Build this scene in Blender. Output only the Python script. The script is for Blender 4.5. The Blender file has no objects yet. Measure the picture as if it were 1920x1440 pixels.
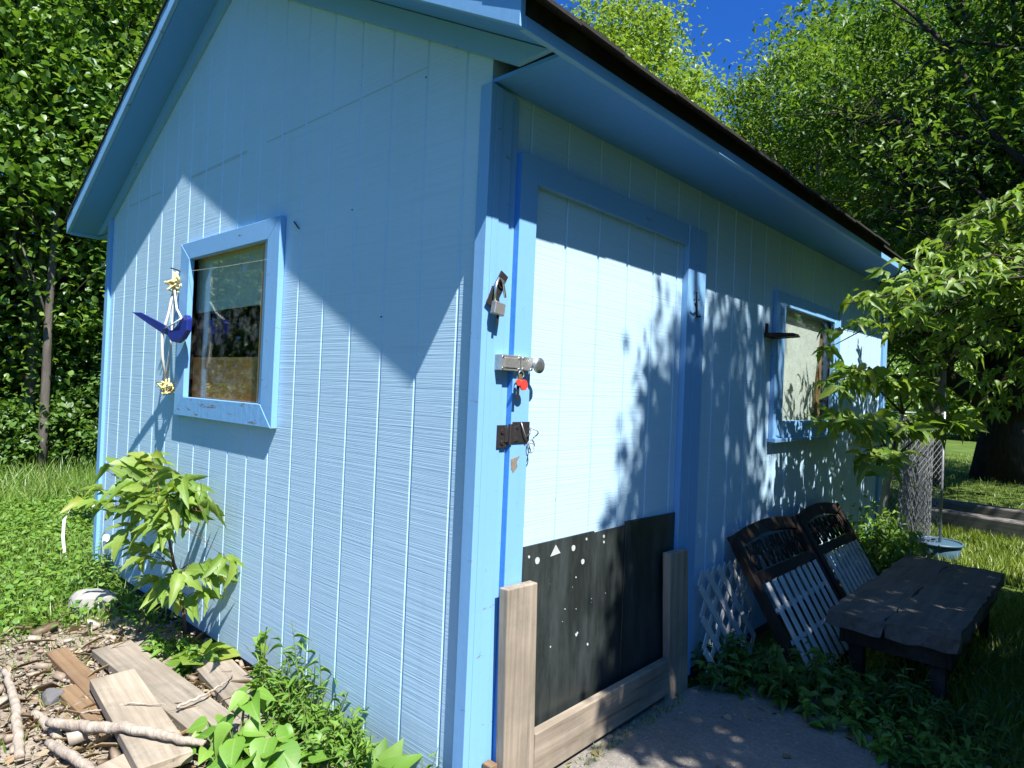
import bpy, math, random
import numpy as np
from mathutils import Vector, Matrix

random.seed(7)
RNG = np.random.default_rng(7)
scene = bpy.context.scene
COL = scene.collection
G = -0.06            # ground level at the shed

# ------------------------------------------------------------------ materials
def new_mat(name):
    m = bpy.data.materials.new(name); m.use_nodes = True
    nt = m.node_tree; nt.nodes.clear()
    out = nt.nodes.new('ShaderNodeOutputMaterial')
    return m, nt, out

def N(nt, kind, **kw):
    n = nt.nodes.new(kind)
    for k, v in kw.items():
        if k in n.inputs: n.inputs[k].default_value = v
        else: setattr(n, k, v)
    return n

def coords(nt, scale, rot=(0, 0, 0)):
    t = nt.nodes.new('ShaderNodeTexCoord')
    mp = nt.nodes.new('ShaderNodeMapping')
    mp.inputs['Scale'].default_value = scale
    mp.inputs['Rotation'].default_value = rot
    nt.links.new(t.outputs['Object'], mp.inputs['Vector'])
    return mp.outputs['Vector']

def noise(nt, vec, scale, detail=4, rough=.55):
    n = N(nt, 'ShaderNodeTexNoise', Scale=scale, Detail=detail, Roughness=rough)
    if vec: nt.links.new(vec, n.inputs['Vector'])
    return n.outputs['Fac']

def ramp(nt, fac, stops):
    r = nt.nodes.new('ShaderNodeValToRGB')
    e = r.color_ramp.elements
    while len(e) < len(stops): e.new(.5)
    for el, (p, c) in zip(e, stops):
        el.position = p; el.color = (*c, 1) if len(c) == 3 else c
    nt.links.new(fac, r.inputs['Fac'])
    return r.outputs['Color']

def mixc(nt, fac, a, b, mode='MIX'):
    m = nt.nodes.new('ShaderNodeMix'); m.data_type = 'RGBA'; m.blend_type = mode
    for sock, v in ((m.inputs[0], fac), (m.inputs[6], a), (m.inputs[7], b)):
        if isinstance(v, bpy.types.NodeSocket): nt.links.new(v, sock)
        elif isinstance(v, (int, float)): sock.default_value = v
        else: sock.default_value = (*v, 1)
    return m.outputs[2]

def bsdf(nt, out, color, rough=.6, spec=.3, metal=0.0, bump=None, bstr=.3, bdist=.005):
    b = nt.nodes.new('ShaderNodeBsdfPrincipled')
    if isinstance(color, bpy.types.NodeSocket): nt.links.new(color, b.inputs['Base Color'])
    else: b.inputs['Base Color'].default_value = (*color, 1)
    if isinstance(rough, bpy.types.NodeSocket): nt.links.new(rough, b.inputs['Roughness'])
    else: b.inputs['Roughness'].default_value = rough
    b.inputs['Specular IOR Level'].default_value = spec
    b.inputs['Metallic'].default_value = metal
    if bump is not None:
        bp = nt.nodes.new('ShaderNodeBump')
        bp.inputs['Strength'].default_value = bstr; bp.inputs['Distance'].default_value = bdist
        nt.links.new(bump, bp.inputs['Height']); nt.links.new(bp.outputs['Normal'], b.inputs['Normal'])
    nt.links.new(b.outputs[0], out.inputs['Surface'])
    return b

def math_n(nt, op, a, b=0.0):
    m = nt.nodes.new('ShaderNodeMath'); m.operation = op
    for s, v in ((m.inputs[0], a), (m.inputs[1], b)):
        if isinstance(v, bpy.types.NodeSocket): nt.links.new(v, s)
        else: s.default_value = v
    return m.outputs[0]

def paint(name, col, saw=True, worn=0.0, under=(.16, .12, .09), bstr=.5):
    m, nt, out = new_mat(name)
    v = coords(nt, (1, 1, 1))
    big = noise(nt, v, 1.3, 5)
    c = mixc(nt, big, tuple(x * .9 for x in col), tuple(min(1, x * 1.07) for x in col))
    # faint vertical runs of dirt in the paint
    vs = coords(nt, (14, 14, .7)); st = noise(nt, vs, 1.0, 3)
    c = mixc(nt, math_n(nt, 'MULTIPLY', ramp_val(nt, st, .58, .8), .22), c, tuple(x * .72 for x in col))
    sp = noise(nt, v, 75, 2)
    c = mixc(nt, math_n(nt, 'MULTIPLY', ramp_val(nt, sp, .72, .78), .55), c, (.10, .12, .14))
    if saw:
        h = noise(nt, coords(nt, (.9, .9, 95)), 1.0, 3, .7)
        h2 = noise(nt, coords(nt, (2.2, 2.2, 260)), 1.0, 2)
        h = math_n(nt, 'ADD', h, h2)
        c = mixc(nt, math_n(nt, 'MULTIPLY', ramp_val(nt, h, .72, 1.0), -.0), c, col)
        c = mixc(nt, math_n(nt, 'MULTIPLY', ramp_val(nt, h, 1.02, .72), .16), c, tuple(x * .6 for x in col))
    else:
        h = noise(nt, coords(nt, (34, 34, 2.2)), 1.0, 4)
        h2 = math_n(nt, 'MULTIPLY', noise(nt, v, 28, 3), .6)
        h = math_n(nt, 'ADD', h, h2)
    if saw:
        tz_ = nt.nodes.new('ShaderNodeTexCoord'); sx_ = nt.nodes.new('ShaderNodeSeparateXYZ'); nt.links.new(tz_.outputs['Object'], sx_.inputs[0])
        lowz = ramp_val(nt, math_n(nt, 'ADD', sx_.outputs['Z'], math_n(nt, 'MULTIPLY', noise(nt, coords(nt, (6, 6, 1.5)), 1.0, 5, .7), -.30)), .14, -.06)
        c = mixc(nt, math_n(nt, 'MULTIPLY', lowz, .22), c, (.24, .24, .20))
    if worn > 0:
        w = noise(nt, coords(nt, (7, 7, 26)), 1.0, 6, .72)
        f = ramp_val(nt, w, .66 - worn * .14, .70 - worn * .12)
        c = mixc(nt, f, c, under)
    bsdf(nt, out, c, .5, .28, bump=h, bstr=bstr, bdist=.004)
    return m

def ramp_val(nt, fac, a, b):
    mr = nt.nodes.new('ShaderNodeMapRange')
    mr.inputs['From Min'].default_value = a; mr.inputs['From Max'].default_value = b
    nt.links.new(fac, mr.inputs['Value'])
    return mr.outputs['Result']

def wood(name, c1, c2, axis='X', rough=.8, knots=True, bstr=.5):
    m, nt, out = new_mat(name)
    sc = {'X': (1.6, 38, 38), 'Y': (38, 1.6, 38), 'Z': (38, 38, 1.6)}[axis]
    g = noise(nt, coords(nt, sc), 1.0, 5, .65)
    b = noise(nt, coords(nt, (3, 3, 3)), 1.2, 4)
    c = mixc(nt, ramp_val(nt, g, .3, .7), c1, c2)
    c = mixc(nt, math_n(nt, 'MULTIPLY', ramp_val(nt, b, .42, .75), .45), c, tuple(x * .55 for x in c1))
    if knots:
        vo = N(nt, 'ShaderNodeTexVoronoi', Scale=1.0)
        nt.links.new(coords(nt, tuple(min(s, 12) * .45 for s in sc)), vo.inputs['Vector'])
        c = mixc(nt, math_n(nt, 'MULTIPLY', ramp_val(nt, vo.outputs['Distance'], .13, .05), .6), c, (.09, .06, .04))
    c = mixc(nt, math_n(nt, 'MULTIPLY', ramp_val(nt, g, .38, .29), .75), c, (.055, .042, .032))
    gs = noise(nt, coords(nt, (2.4, 2.4, 2.4)), 1.0, 6, .7)
    c = mixc(nt, math_n(nt, 'MULTIPLY', ramp_val(nt, gs, .52, .68), .45), c, (.10, .09, .075))
    bsdf(nt, out, c, rough, .2, bump=g, bstr=bstr, bdist=.004)
    return m

def plain(name, col, rough=.5, spec=.4, metal=0.0, vary=.25, scale=20, bstr=.15):
    m, nt, out = new_mat(name)
    v = coords(nt, (1, 1, 1))
    n = noise(nt, v, scale, 4)
    c = mixc(nt, n, tuple(x * (1 - vary) for x in col), tuple(min(1, x * (1 + vary)) for x in col))
    bsdf(nt, out, c, rough, spec, metal, bump=n, bstr=bstr, bdist=.003)
    return m

def leaf_mat(name, cols, trans=.45, gloss=.05, rough=.48, vein=False):
    m, nt, out = new_mat(name)
    geo = nt.nodes.new('ShaderNodeNewGeometry')
    stops = [(i / (len(cols) - 1), c) for i, c in enumerate(cols)]
    c = ramp(nt, geo.outputs['Random Per Island'], stops)
    n = noise(nt, coords(nt, (1, 1, 1)), 55, 2)
    c = mixc(nt, math_n(nt, 'MULTIPLY', n, .35), c, mixc(nt, .5, c, (.02, .035, .01)))
    if vein:
        at_ = nt.nodes.new('ShaderNodeAttribute'); at_.attribute_name = 'leaf_uv'
        sp_ = nt.nodes.new('ShaderNodeSeparateXYZ'); nt.links.new(at_.outputs['Vector'], sp_.inputs[0])
        ax = math_n(nt, 'ABSOLUTE', sp_.outputs['Y'])
        fr_ = math_n(nt, 'FRACT', math_n(nt, 'MULTIPLY', math_n(nt, 'SUBTRACT', sp_.outputs['X'], math_n(nt, 'MULTIPLY', ax, .75)), 7.0))
        sv = math_n(nt, 'MULTIPLY', ramp_val(nt, fr_, .16, .02), .45)
        mv = math_n(nt, 'MAXIMUM', sv, ramp_val(nt, ax, .035, .012))
        c = mixc(nt, math_n(nt, 'MULTIPLY', mv, .40), c, (.34, .42, .14))
        bl_ = noise(nt, coords(nt, (1, 1, 1)), 22, 3)
        c = mixc(nt, math_n(nt, 'MULTIPLY', ramp_val(nt, bl_, .60, .75), .55), c, (.26, .24, .05))
    d = nt.nodes.new('ShaderNodeBsdfDiffuse'); nt.links.new(c, d.inputs['Color'])
    t = nt.nodes.new('ShaderNodeBsdfTranslucent')
    tc = mixc(nt, .75, c, (1.25, 1.2, .45), 'MULTIPLY'); nt.links.new(tc, t.inputs['Color'])
    mx = nt.nodes.new('ShaderNodeMixShader'); mx.inputs[0].default_value = trans
    nt.links.new(d.outputs[0], mx.inputs[1]); nt.links.new(t.outputs[0], mx.inputs[2])
    gl = nt.nodes.new('ShaderNodeBsdfGlossy'); gl.inputs['Roughness'].default_value = rough
    m2 = nt.nodes.new('ShaderNodeMixShader'); m2.inputs[0].default_value = gloss
    nt.links.new(mx.outputs[0], m2.inputs[1]); nt.links.new(gl.outputs[0], m2.inputs[2])
    nt.links.new(m2.outputs[0], out.inputs['Surface'])
    return m

def bark(name, c1, c2, vs=3.0):
    m, nt, out = new_mat(name)
    g = noise(nt, coords(nt, (18, 18, vs)), 1.0, 5, .7)
    b = noise(nt, coords(nt, (1, 1, 1)), 2.2, 4)
    c = mixc(nt, ramp_val(nt, g, .3, .7), c1, c2)
    c = mixc(nt, math_n(nt, 'MULTIPLY', ramp_val(nt, b, .5, .75), .5), c, tuple(x * .5 for x in c1))
    bsdf(nt, out, c, .9, .1, bump=g, bstr=.8, bdist=.02)
    return m

M = {}
M['siding'] = paint('siding_paint', (.405, .585, .735), True, 0, bstr=.36)
M['trim'] = paint('trim_paint', (.175, .37, .63), False, .12, bstr=.22)
M['trim_worn'] = paint('worn_trim_paint', (.16, .36, .62), False, .62)
M['deep_blue'] = paint('deep_blue_paint', (.06, .24, .60), False, 0)
M['soffit'] = paint('soffit_paint', (.09, .28, .68), False, 0)
M['pale_edge'] = paint('pale_edge_paint', (.62, .74, .80), False, 0)
M['fascia_bare'] = wood('rotten_fascia_wood', (.010, .008, .007), (.022, .017, .014), 'Y', .95, False)
M['shingle'] = plain('shingle_grit', (.034, .031, .029), .95, .1, 0, .5, 90, .6)
M['wood_grey'] = wood('weathered_wood', (.24, .195, .14), (.40, .335, .255), 'X')
M['wood_grey2'] = wood('weathered_wood_dark', (.18, .15, .115), (.32, .27, .21), 'X')
M['wood_grey_z'] = wood('weathered_post_wood', (.19, .155, .115), (.35, .295, .23), 'Z')
M['wood_grey_y'] = wood('weathered_rail_wood', (.19, .155, .115), (.34, .285, .22), 'Y')
M['wood_rust'] = wood('rusty_brown_wood', (.15, .09, .048), (.25, .165, .095), 'X')
M['wood_dark'] = wood('dark_stained_and_shaded_wood', (.016, .010, .007), (.032, .021, .016), 'Z', .7)  # bench apron and legs use it for the shade under the seat
M['wood_bench'] = wood('bench_wood', (.085, .074, .064), (.15, .135, .12), 'Y')
M['timber'] = wood('grey_timber', (.13, .12, .11), (.24, .22, .20), 'X')
M['plywood'] = wood('plywood', (.46, .23, .07), (.60, .33, .12), 'X', .6)
M['stud'] = wood('pine_stud', (.36, .20, .10), (.50, .30, .16), 'Z', .7)
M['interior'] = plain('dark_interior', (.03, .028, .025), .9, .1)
M['blind'] = plain('blind_cloth', (.74, .76, .68), .9, .1, 0, .08, 6, .3)
M['old_white'] = plain('dirty_white_paint', (.42, .43, .42), .7, .2, 0, .35, 12)
M['white'] = plain('white_paint', (.66, .67, .66), .55, .3, 0, .14, 16)
M['blind_white'] = plain('white_cloth', (.82, .80, .77), .9, .1, 0, .06, 6, .2)
M['white_plastic'] = plain('white_plastic', (.74, .74, .70), .4, .4, 0, .08, 9)
M['metal'] = plain('worn_steel', (.46, .45, .42), .42, .5, .75, .35, 70)
M['chrome'] = plain('chrome', (.60, .60, .60), .3, .5, .9, .15, 40)
M['rust_metal'] = plain('dark_rusted_metal', (.032, .028, .028), .6, .4, .4, .5, 60)
M['brass'] = plain('brass', (.60, .42, .16), .35, .5, .8, .2, 60)
M['red'] = plain('red_plastic', (.62, .05, .035), .4, .5, 0, .12, 60)
M['blue_plastic'] = plain('navy_plastic', (.015, .028, .20), .35, .5, 0, .2, 14)
M['rope'] = plain('yellow_rope', (.66, .55, .25), .9, .1, 0, .3, 180, .6)
M['rope_pale'] = plain('pale_rope', (.55, .52, .44), .9, .1, 0, .25, 180, .6)
M['wire'] = plain('galvanised_wire', (.25, .26, .27), .45, .5, .5, .2, 40)
M['rock'] = plain('pale_rock', (.30, .285, .26), .9, .12, 0, .18, 9, .35)
M['grey_rock'] = plain('grey_rock', (.11, .105, .105), .9, .15, 0, .35, 22, .8)
M['tub'] = plain('blue_grey_plastic', (.05, .10, .15), .45, .4, 0, .2, 9)
M['foundation'] = plain('foundation_wood', (.07, .06, .055), .9, .1, 0, .4, 12)
M['chip'] = leaf_mat('wood_chips', [(.19, .14, .10), (.31, .25, .19), (.13, .085, .055), (.40, .34, .27), (.25, .18, .13)], .0, .02)
M['branch'] = bark('dry_branch_wood', (.24, .195, .15), (.42, .36, .29), 6)
M['bark_dark'] = bark('dark_bark', (.030, .024, .019), (.065, .052, .042))
M['bark_grey'] = bark('grey_bark', (.13, .115, .095), (.24, .21, .175))
M['bark_dim'] = bark('dim_bark', (.07, .06, .05), (.15, .13, .11))
M['bark_pale'] = bark('pale_sapling_bark', (.30, .29, .26), (.44, .42, .38))
M['stem'] = plain('green_stem', (.10, .13, .04), .7, .2)
M['twig'] = plain('brown_twig', (.11, .075, .05), .85, .1)

# black kick panel: rubbed, scratched, dusty
m, nt, out = new_mat('scuffed_black_panel')
v = coords(nt, (1, 1, 1))
s1 = noise(nt, coords(nt, (9, 11, 2.2)), 1.0, 6, .75)
s2 = noise(nt, coords(nt, (1, 60, 9)), 1.0, 5, .8)
big = noise(nt, v, 2.6, 3)
c = mixc(nt, math_n(nt, 'MULTIPLY', ramp_val(nt, s1, .40, .8), .55), (.016, .020, .019), (.09, .11, .11))
c = mixc(nt, math_n(nt, 'MULTIPLY', ramp_val(nt, s2, .655, .73), math_n(nt, 'MULTIPLY', ramp_val(nt, big, .45, .62), .7)), c, (.34, .40, .40))
sp = noise(nt, v, 48, 2)
c = mixc(nt, math_n(nt, 'MULTIPLY', ramp_val(nt, sp, .765, .785), math_n(nt, 'MULTIPLY', ramp_val(nt, big, .5, .6), .9)), c, (.55, .60, .60))
bsdf(nt, out, c, .42, .45, bump=s1, bstr=.15)
M['black_panel'] = m

# glass
m, nt, out = new_mat('window_glass')
tr = nt.nodes.new('ShaderNodeBsdfTransparent'); tr.inputs[0].default_value = (.86, .90, .88, 1)
gl = nt.nodes.new('ShaderNodeBsdfGlossy'); gl.inputs['Roughness'].default_value = .015
fr = N(nt, 'ShaderNodeLayerWeight', Blend=.5)
mx = nt.nodes.new('ShaderNodeMixShader')
nt.links.new(math_n(nt, 'ADD', math_n(nt, 'MULTIPLY', math_n(nt, 'POWER', fr.outputs['Facing'], 4.0), .7), .04), mx.inputs[0]); nt.links.new(tr.outputs[0], mx.inputs[1]); nt.links.new(gl.outputs[0], mx.inputs[2])
df = N(nt, 'ShaderNodeBsdfDiffuse'); df.inputs[0].default_value = (.5, .5, .46, 1)
dm = nt.nodes.new('ShaderNodeMixShader')
dn = noise(nt, coords(nt, (1, 1, 1)), 16, 6, .7)
nt.links.new(math_n(nt, 'MULTIPLY', ramp_val(nt, dn, .48, .85), .22), dm.inputs[0])
nt.links.new(mx.outputs[0], dm.inputs[1]); nt.links.new(df.outputs[0], dm.inputs[2])
nt.links.new(dm.outputs[0], out.inputs['Surface'])
M['glass'] = m

# foliage
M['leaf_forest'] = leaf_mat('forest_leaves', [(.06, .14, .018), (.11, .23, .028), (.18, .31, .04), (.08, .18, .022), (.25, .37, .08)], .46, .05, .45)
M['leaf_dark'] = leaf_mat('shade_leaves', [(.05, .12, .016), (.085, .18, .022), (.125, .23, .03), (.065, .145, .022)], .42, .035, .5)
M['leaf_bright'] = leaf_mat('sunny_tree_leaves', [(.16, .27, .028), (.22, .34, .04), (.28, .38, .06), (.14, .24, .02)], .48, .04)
M['leaf_maple'] = leaf_mat('box_elder_leaves', [(.09, .18, .02), (.14, .25, .03), (.19, .30, .04), (.11, .21, .03), (.24, .33, .06)], .50, .035, .5)
M['leaf_sapling'] = leaf_mat('sapling_leaves', [(.14, .26, .03), (.20, .33, .04), (.27, .38, .06), (.12, .24, .03), (.30, .36, .05)], .45, .03, .5, True)
M['leaf_near'] = leaf_mat('near_box_elder_leaves', [(.08, .18, .016), (.14, .27, .03), (.22, .34, .045), (.11, .22, .025), (.28, .38, .055)], .52, .035, .5, True)
M['leaf_weed'] = leaf_mat('weed_leaves', [(.09, .20, .02), (.14, .28, .03), (.20, .33, .05), (.11, .24, .05)], .4, .025, .55)
M['leaf_big'] = leaf_mat('broad_weed_leaves', [(.13, .30, .03), (.17, .34, .04), (.22, .38, .05), (.11, .27, .03)], .4, .04, .5, True)
M['grass'] = leaf_mat('grass_blades', [(.10, .21, .022), (.16, .29, .032), (.22, .33, .05), (.12, .24, .03), (.27, .31, .09)], .4, .05)
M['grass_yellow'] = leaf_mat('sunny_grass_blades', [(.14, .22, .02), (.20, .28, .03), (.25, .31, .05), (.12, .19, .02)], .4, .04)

def ground_mat(name, cols, s1=1.2, s2=30, bstr=.8, fine=None):
    m, nt, out = new_mat(name)
    v = coords(nt, (1, 1, 1))
    a = noise(nt, v, s1, 6, .6); b = noise(nt, v, s2, 5, .7)
    c = ramp(nt, math_n(nt, 'ADD', math_n(nt, 'MULTIPLY', a, .55), math_n(nt, 'MULTIPLY', b, .45)),
             [(p, q) for p, q in cols])
    if fine:
        f = noise(nt, v, fine[0], 2)
        c = mixc(nt, ramp_val(nt, f, fine[1], fine[1] + .05), c, fine[2])
    bsdf(nt, out, c, .95, .1, bump=b, bstr=bstr, bdist=.02)
    return m
M['ground'] = ground_mat('lawn_soil', [(.3, (.04, .055, .015)), (.5, (.07, .11, .02)), (.62, (.10, .15, .03)), (.75, (.14, .17, .05))])
M['dirt'] = ground_mat('sandy_dirt', [(.3, (.13, .10, .07)), (.45, (.23, .185, .14)), (.58, (.32, .27, .21)), (.72, (.45, .40, .34))], 3, 40)
M['slab'] = ground_mat('worn_concrete', [(.3, (.13, .115, .10)), (.5, (.21, .19, .165)), (.65, (.27, .25, .22))], 2.2, 55, .6, (130, .66, (.42, .41, .40)))

# ------------------------------------------------------------------ mesh helpers
def tag(o, label=None, cat=None, group=None, kind=None):
    if label: o['label'] = label
    if cat: o['category'] = cat
    if group: o['group'] = group
    if kind: o['kind'] = kind
    return o

def empty(name, loc, label, cat, group=None):
    o = bpy.data.objects.new(name, None); COL.objects.link(o)
    o.location = loc; o.empty_display_size = .1
    return tag(o, label, cat, group)

class MB:
    def __init__(s): s.v = []; s.f = []; s.m = []; s.mi = 0
    def add(s, vs, fs):
        o = len(s.v); s.v += [tuple(q) for q in vs]; s.f += [tuple(i + o for i in f) for f in fs]; s.m += [s.mi] * len(fs); return s
    def box(s, x0, x1, y0, y1, z0, z1):
        return s.add([(x, y, z) for z in (z0, z1) for y in (y0, y1) for x in (x0, x1)],
                     [(0, 2, 3, 1), (4, 5, 7, 6), (0, 1, 5, 4), (2, 6, 7, 3), (0, 4, 6, 2), (1, 3, 7, 5)])
    def hexa(s, p):   # 8 corners in the order of box()
        return s.add(p, [(0, 2, 3, 1), (4, 5, 7, 6), (0, 1, 5, 4), (2, 6, 7, 3), (0, 4, 6, 2), (1, 3, 7, 5)])
    def beam(s, a, b, w, h, up=(0, 0, 1)):
        a = Vector(a); b = Vector(b); d = (b - a).normalized(); u = Vector(up)
        sd = d.cross(u).normalized(); u = sd.cross(d).normalized()
        pts = []
        for hz in (-h / 2, h / 2):
            for e in (a, b):
                for sw in (-w / 2, w / 2): pts.append(e + sd * sw + u * hz)
        # order: z, y(e), x(sw)
        return s.hexa(pts)
    def tube(s, pts, r, n=8, cap=True):
        pts = [Vector(p) for p in pts]; k = len(pts)
        rs = r if isinstance(r, (list, tuple)) else [r] * k
        o = len(s.v); ref = Vector((.31, .17, .93))
        for i, p in enumerate(pts):
            d = (pts[min(i + 1, k - 1)] - pts[max(i - 1, 0)]).normalized()
            rf = ref if abs(d.dot(ref)) < .95 else Vector((1, 0, 0))
            a = d.cross(rf).normalized(); b = d.cross(a)
            for j in range(n):
                t = 2 * math.pi * j / n
                s.v.append(tuple(p + (a * math.cos(t) + b * math.sin(t)) * rs[i]))
        nf = 0
        for i in range(k - 1):
            for j in range(n):
                s.f.append((o + i * n + j, o + i * n + (j + 1) % n, o + (i + 1) * n + (j + 1) % n, o + (i + 1) * n + j)); nf += 1
        if cap:
            s.f.append(tuple(o + j for j in range(n))[::-1]); s.f.append(tuple(o + (k - 1) * n + j for j in range(n))); nf += 2
        s.m += [s.mi] * nf; return s
    def prism(s, poly, off):   # polygon of 3-D points pushed along off
        n = len(poly); off = Vector(off); a = [Vector(p) for p in poly]; b = [p + off for p in a]
        fs = [tuple(range(n))[::-1], tuple(range(n, 2 * n))] + [(i, (i + 1) % n, n + (i + 1) % n, n + i) for i in range(n)]
        return s.add(a + b, fs)
    def build(s, name, mat, parent=None, off=(0, 0, 0), bevel=0, smooth=False, loc=None, rot=None):
        me = bpy.data.meshes.new(name)
        vs = [(x - off[0], y - off[1], z - off[2]) for x, y, z in s.v]
        me.from_pydata(vs, [], s.f)
        for mm in (mat if isinstance(mat, (list, tuple)) else [mat]): me.materials.append(mm)
        me.polygons.foreach_set('material_index', s.m)
        if smooth: me.polygons.foreach_set('use_smooth', [True] * len(me.polygons))
        me.update()
        import bmesh
        bm = bmesh.new(); bm.from_mesh(me); bmesh.ops.recalc_face_normals(bm, faces=bm.faces); bm.to_mesh(me); bm.free()
        o = bpy.data.objects.new(name, me); COL.objects.link(o)
        if parent: o.parent = parent
        if loc: o.location = loc
        if rot: o.rotation_euler = rot
        if bevel:
            b = o.modifiers.new('edge', 'BEVEL'); b.width = bevel; b.segments = 2; b.limit_method = 'ANGLE'; b.angle_limit = math.radians(40)
        return o

def np_mesh(name, V, F, mat, parent=None, loc=(0, 0, 0), smooth=False, uv=None):
    """V (n,3) float, F list of face index arrays grouped by size"""
    me = bpy.data.meshes.new(name)
    me.vertices.add(len(V)); me.vertices.foreach_set('co', np.asarray(V, np.float32).ravel())
    idx = np.concatenate([f.ravel() for f in F]).astype(np.int32)
    tot = np.concatenate([np.full(len(f), f.shape[1], np.int32) for f in F])
    st = np.concatenate([[0], np.cumsum(tot)[:-1]]).astype(np.int32)
    me.loops.add(len(idx)); me.loops.foreach_set('vertex_index', idx)
    me.polygons.add(len(tot)); me.polygons.foreach_set('loop_start', st)
    me.materials.append(mat)
    if smooth: me.polygons.foreach_set('use_smooth', np.ones(len(tot), bool))
    me.update(calc_edges=True)
    if uv is not None:
        at_ = me.attributes.new('leaf_uv', 'FLOAT2', 'POINT'); at_.data.foreach_set('vector', np.asarray(uv, np.float32).ravel())
    o = bpy.data.objects.new(name, me); COL.objects.link(o)
    if parent: o.parent = parent
    o.location = loc
    return o

def unit(a): return a / np.maximum(np.linalg.norm(a, axis=1, keepdims=True), 1e-9)

# leaf templates: rows along the midrib (t, half width); fold lifts the edges, droop bends the tip down
def leaf_template(rows, fold=.18, droop=.25):
    v = []; f3 = []; f4 = []
    prev = None
    for t, w in rows:
        if w == 0: v.append((t, 0, -droop * t * t)); cur = (len(v) - 1,)
        else:
            v += [(t, -w, fold * w - droop * t * t), (t, 0, -droop * t * t), (t, w, fold * w - droop * t * t)]; cur = (len(v) - 3, len(v) - 2, len(v) - 1)
        if prev is not None:
            if len(prev) == 1 and len(cur) == 3: f3 += [(prev[0], cur[1], cur[0]), (prev[0], cur[2], cur[1])]
            elif len(prev) == 3 and len(cur) == 3: f4 += [(prev[0], prev[1], cur[1], cur[0]), (prev[1], prev[2], cur[2], cur[1])]
            elif len(prev) == 3: f3 += [(prev[0], prev[1], cur[0]), (prev[1], prev[2], cur[0])]
        prev = cur
    return np.array(v, float), (np.array(f3) if f3 else None), (np.array(f4) if f4 else None)

T_FAR = leaf_template([(0, 0), (.42, .36), (1, 0)], .25, .2)
T_ROUND = leaf_template([(0, 0), (.25, .38), (.62, .40), (1, 0)], .2, .2)
T_NEAR = leaf_template([(0, 0), (.12, .16), (.32, .30), (.58, .28), (.82, .13), (1, 0)], .4, .45)
T_TOOTH = leaf_template([(0, 0), (.15, .20), (.30, .31), (.42, .25), (.55, .30), (.68, .17), (.80, .16), (1, 0)], .42, .5)
T_HEART = leaf_template([(-.06, .16), (.04, .34), (.22, .43), (.45, .38), (.70, .22), (.88, .09), (1, 0)], .34, .35)
T_BLADE = leaf_template([(0, .5), (.5, .38), (1, 0)], .0, .0)

def leaves(name, P, D, Nn, L, W, mat, parent=None, loc=(0, 0, 0), tpl=T_FAR):
    P = np.asarray(P, float); n = len(P)
    D = unit(np.asarray(D, float)); S = unit(np.cross(Nn, D)); U = np.cross(D, S)
    V, f3, f4 = tpl; k = len(V)
    L = np.broadcast_to(np.asarray(L, float), (n,)); W = np.broadcast_to(np.asarray(W, float), (n,))
    pts = (P[:, None, :] + V[None, :, 0, None] * L[:, None, None] * D[:, None, :]
           + V[None, :, 1, None] * W[:, None, None] * S[:, None, :] + V[None, :, 2, None] * (L * np.random.default_rng(n).uniform(.2, 2.0, n))[:, None, None] * U[:, None, :])
    pts = pts.reshape(-1, 3) - np.asarray(loc)[None, :] * 0
    offs = (np.arange(n) * k)[:, None, None]
    F = []
    if f3 is not None: F.append((f3[None] + offs).reshape(-1, 3))
    if f4 is not None: F.append((f4[None] + offs).reshape(-1, 4))
    return np_mesh(name, pts, F, mat, parent, loc, uv=np.tile(V[:, :2], (n, 1)) if k > 8 and n < 60000 else None)

def leaf_dirs(n, rng, droop=.35, flat=.6):
    a = rng.uniform(0, 2 * math.pi, n)
    D = np.stack([np.cos(a), np.sin(a), rng.normal(-droop, .45, n)], 1)
    Nn = np.stack([rng.normal(0, flat, n), rng.normal(0, flat, n), np.ones(n)], 1)
    return unit(D), unit(Nn)

def bent(a, b, rng, k=5, amp=.08):
    a = np.array(a, float); b = np.array(b, float); ln = np.linalg.norm(b - a)
    out = []
    for i in range(k + 1):
        t = i / k; p = a + (b - a) * t
        if 0 < i < k: p = p + rng.normal(0, amp * ln * .5, 3)
        out.append(tuple(p))
    return out

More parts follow.
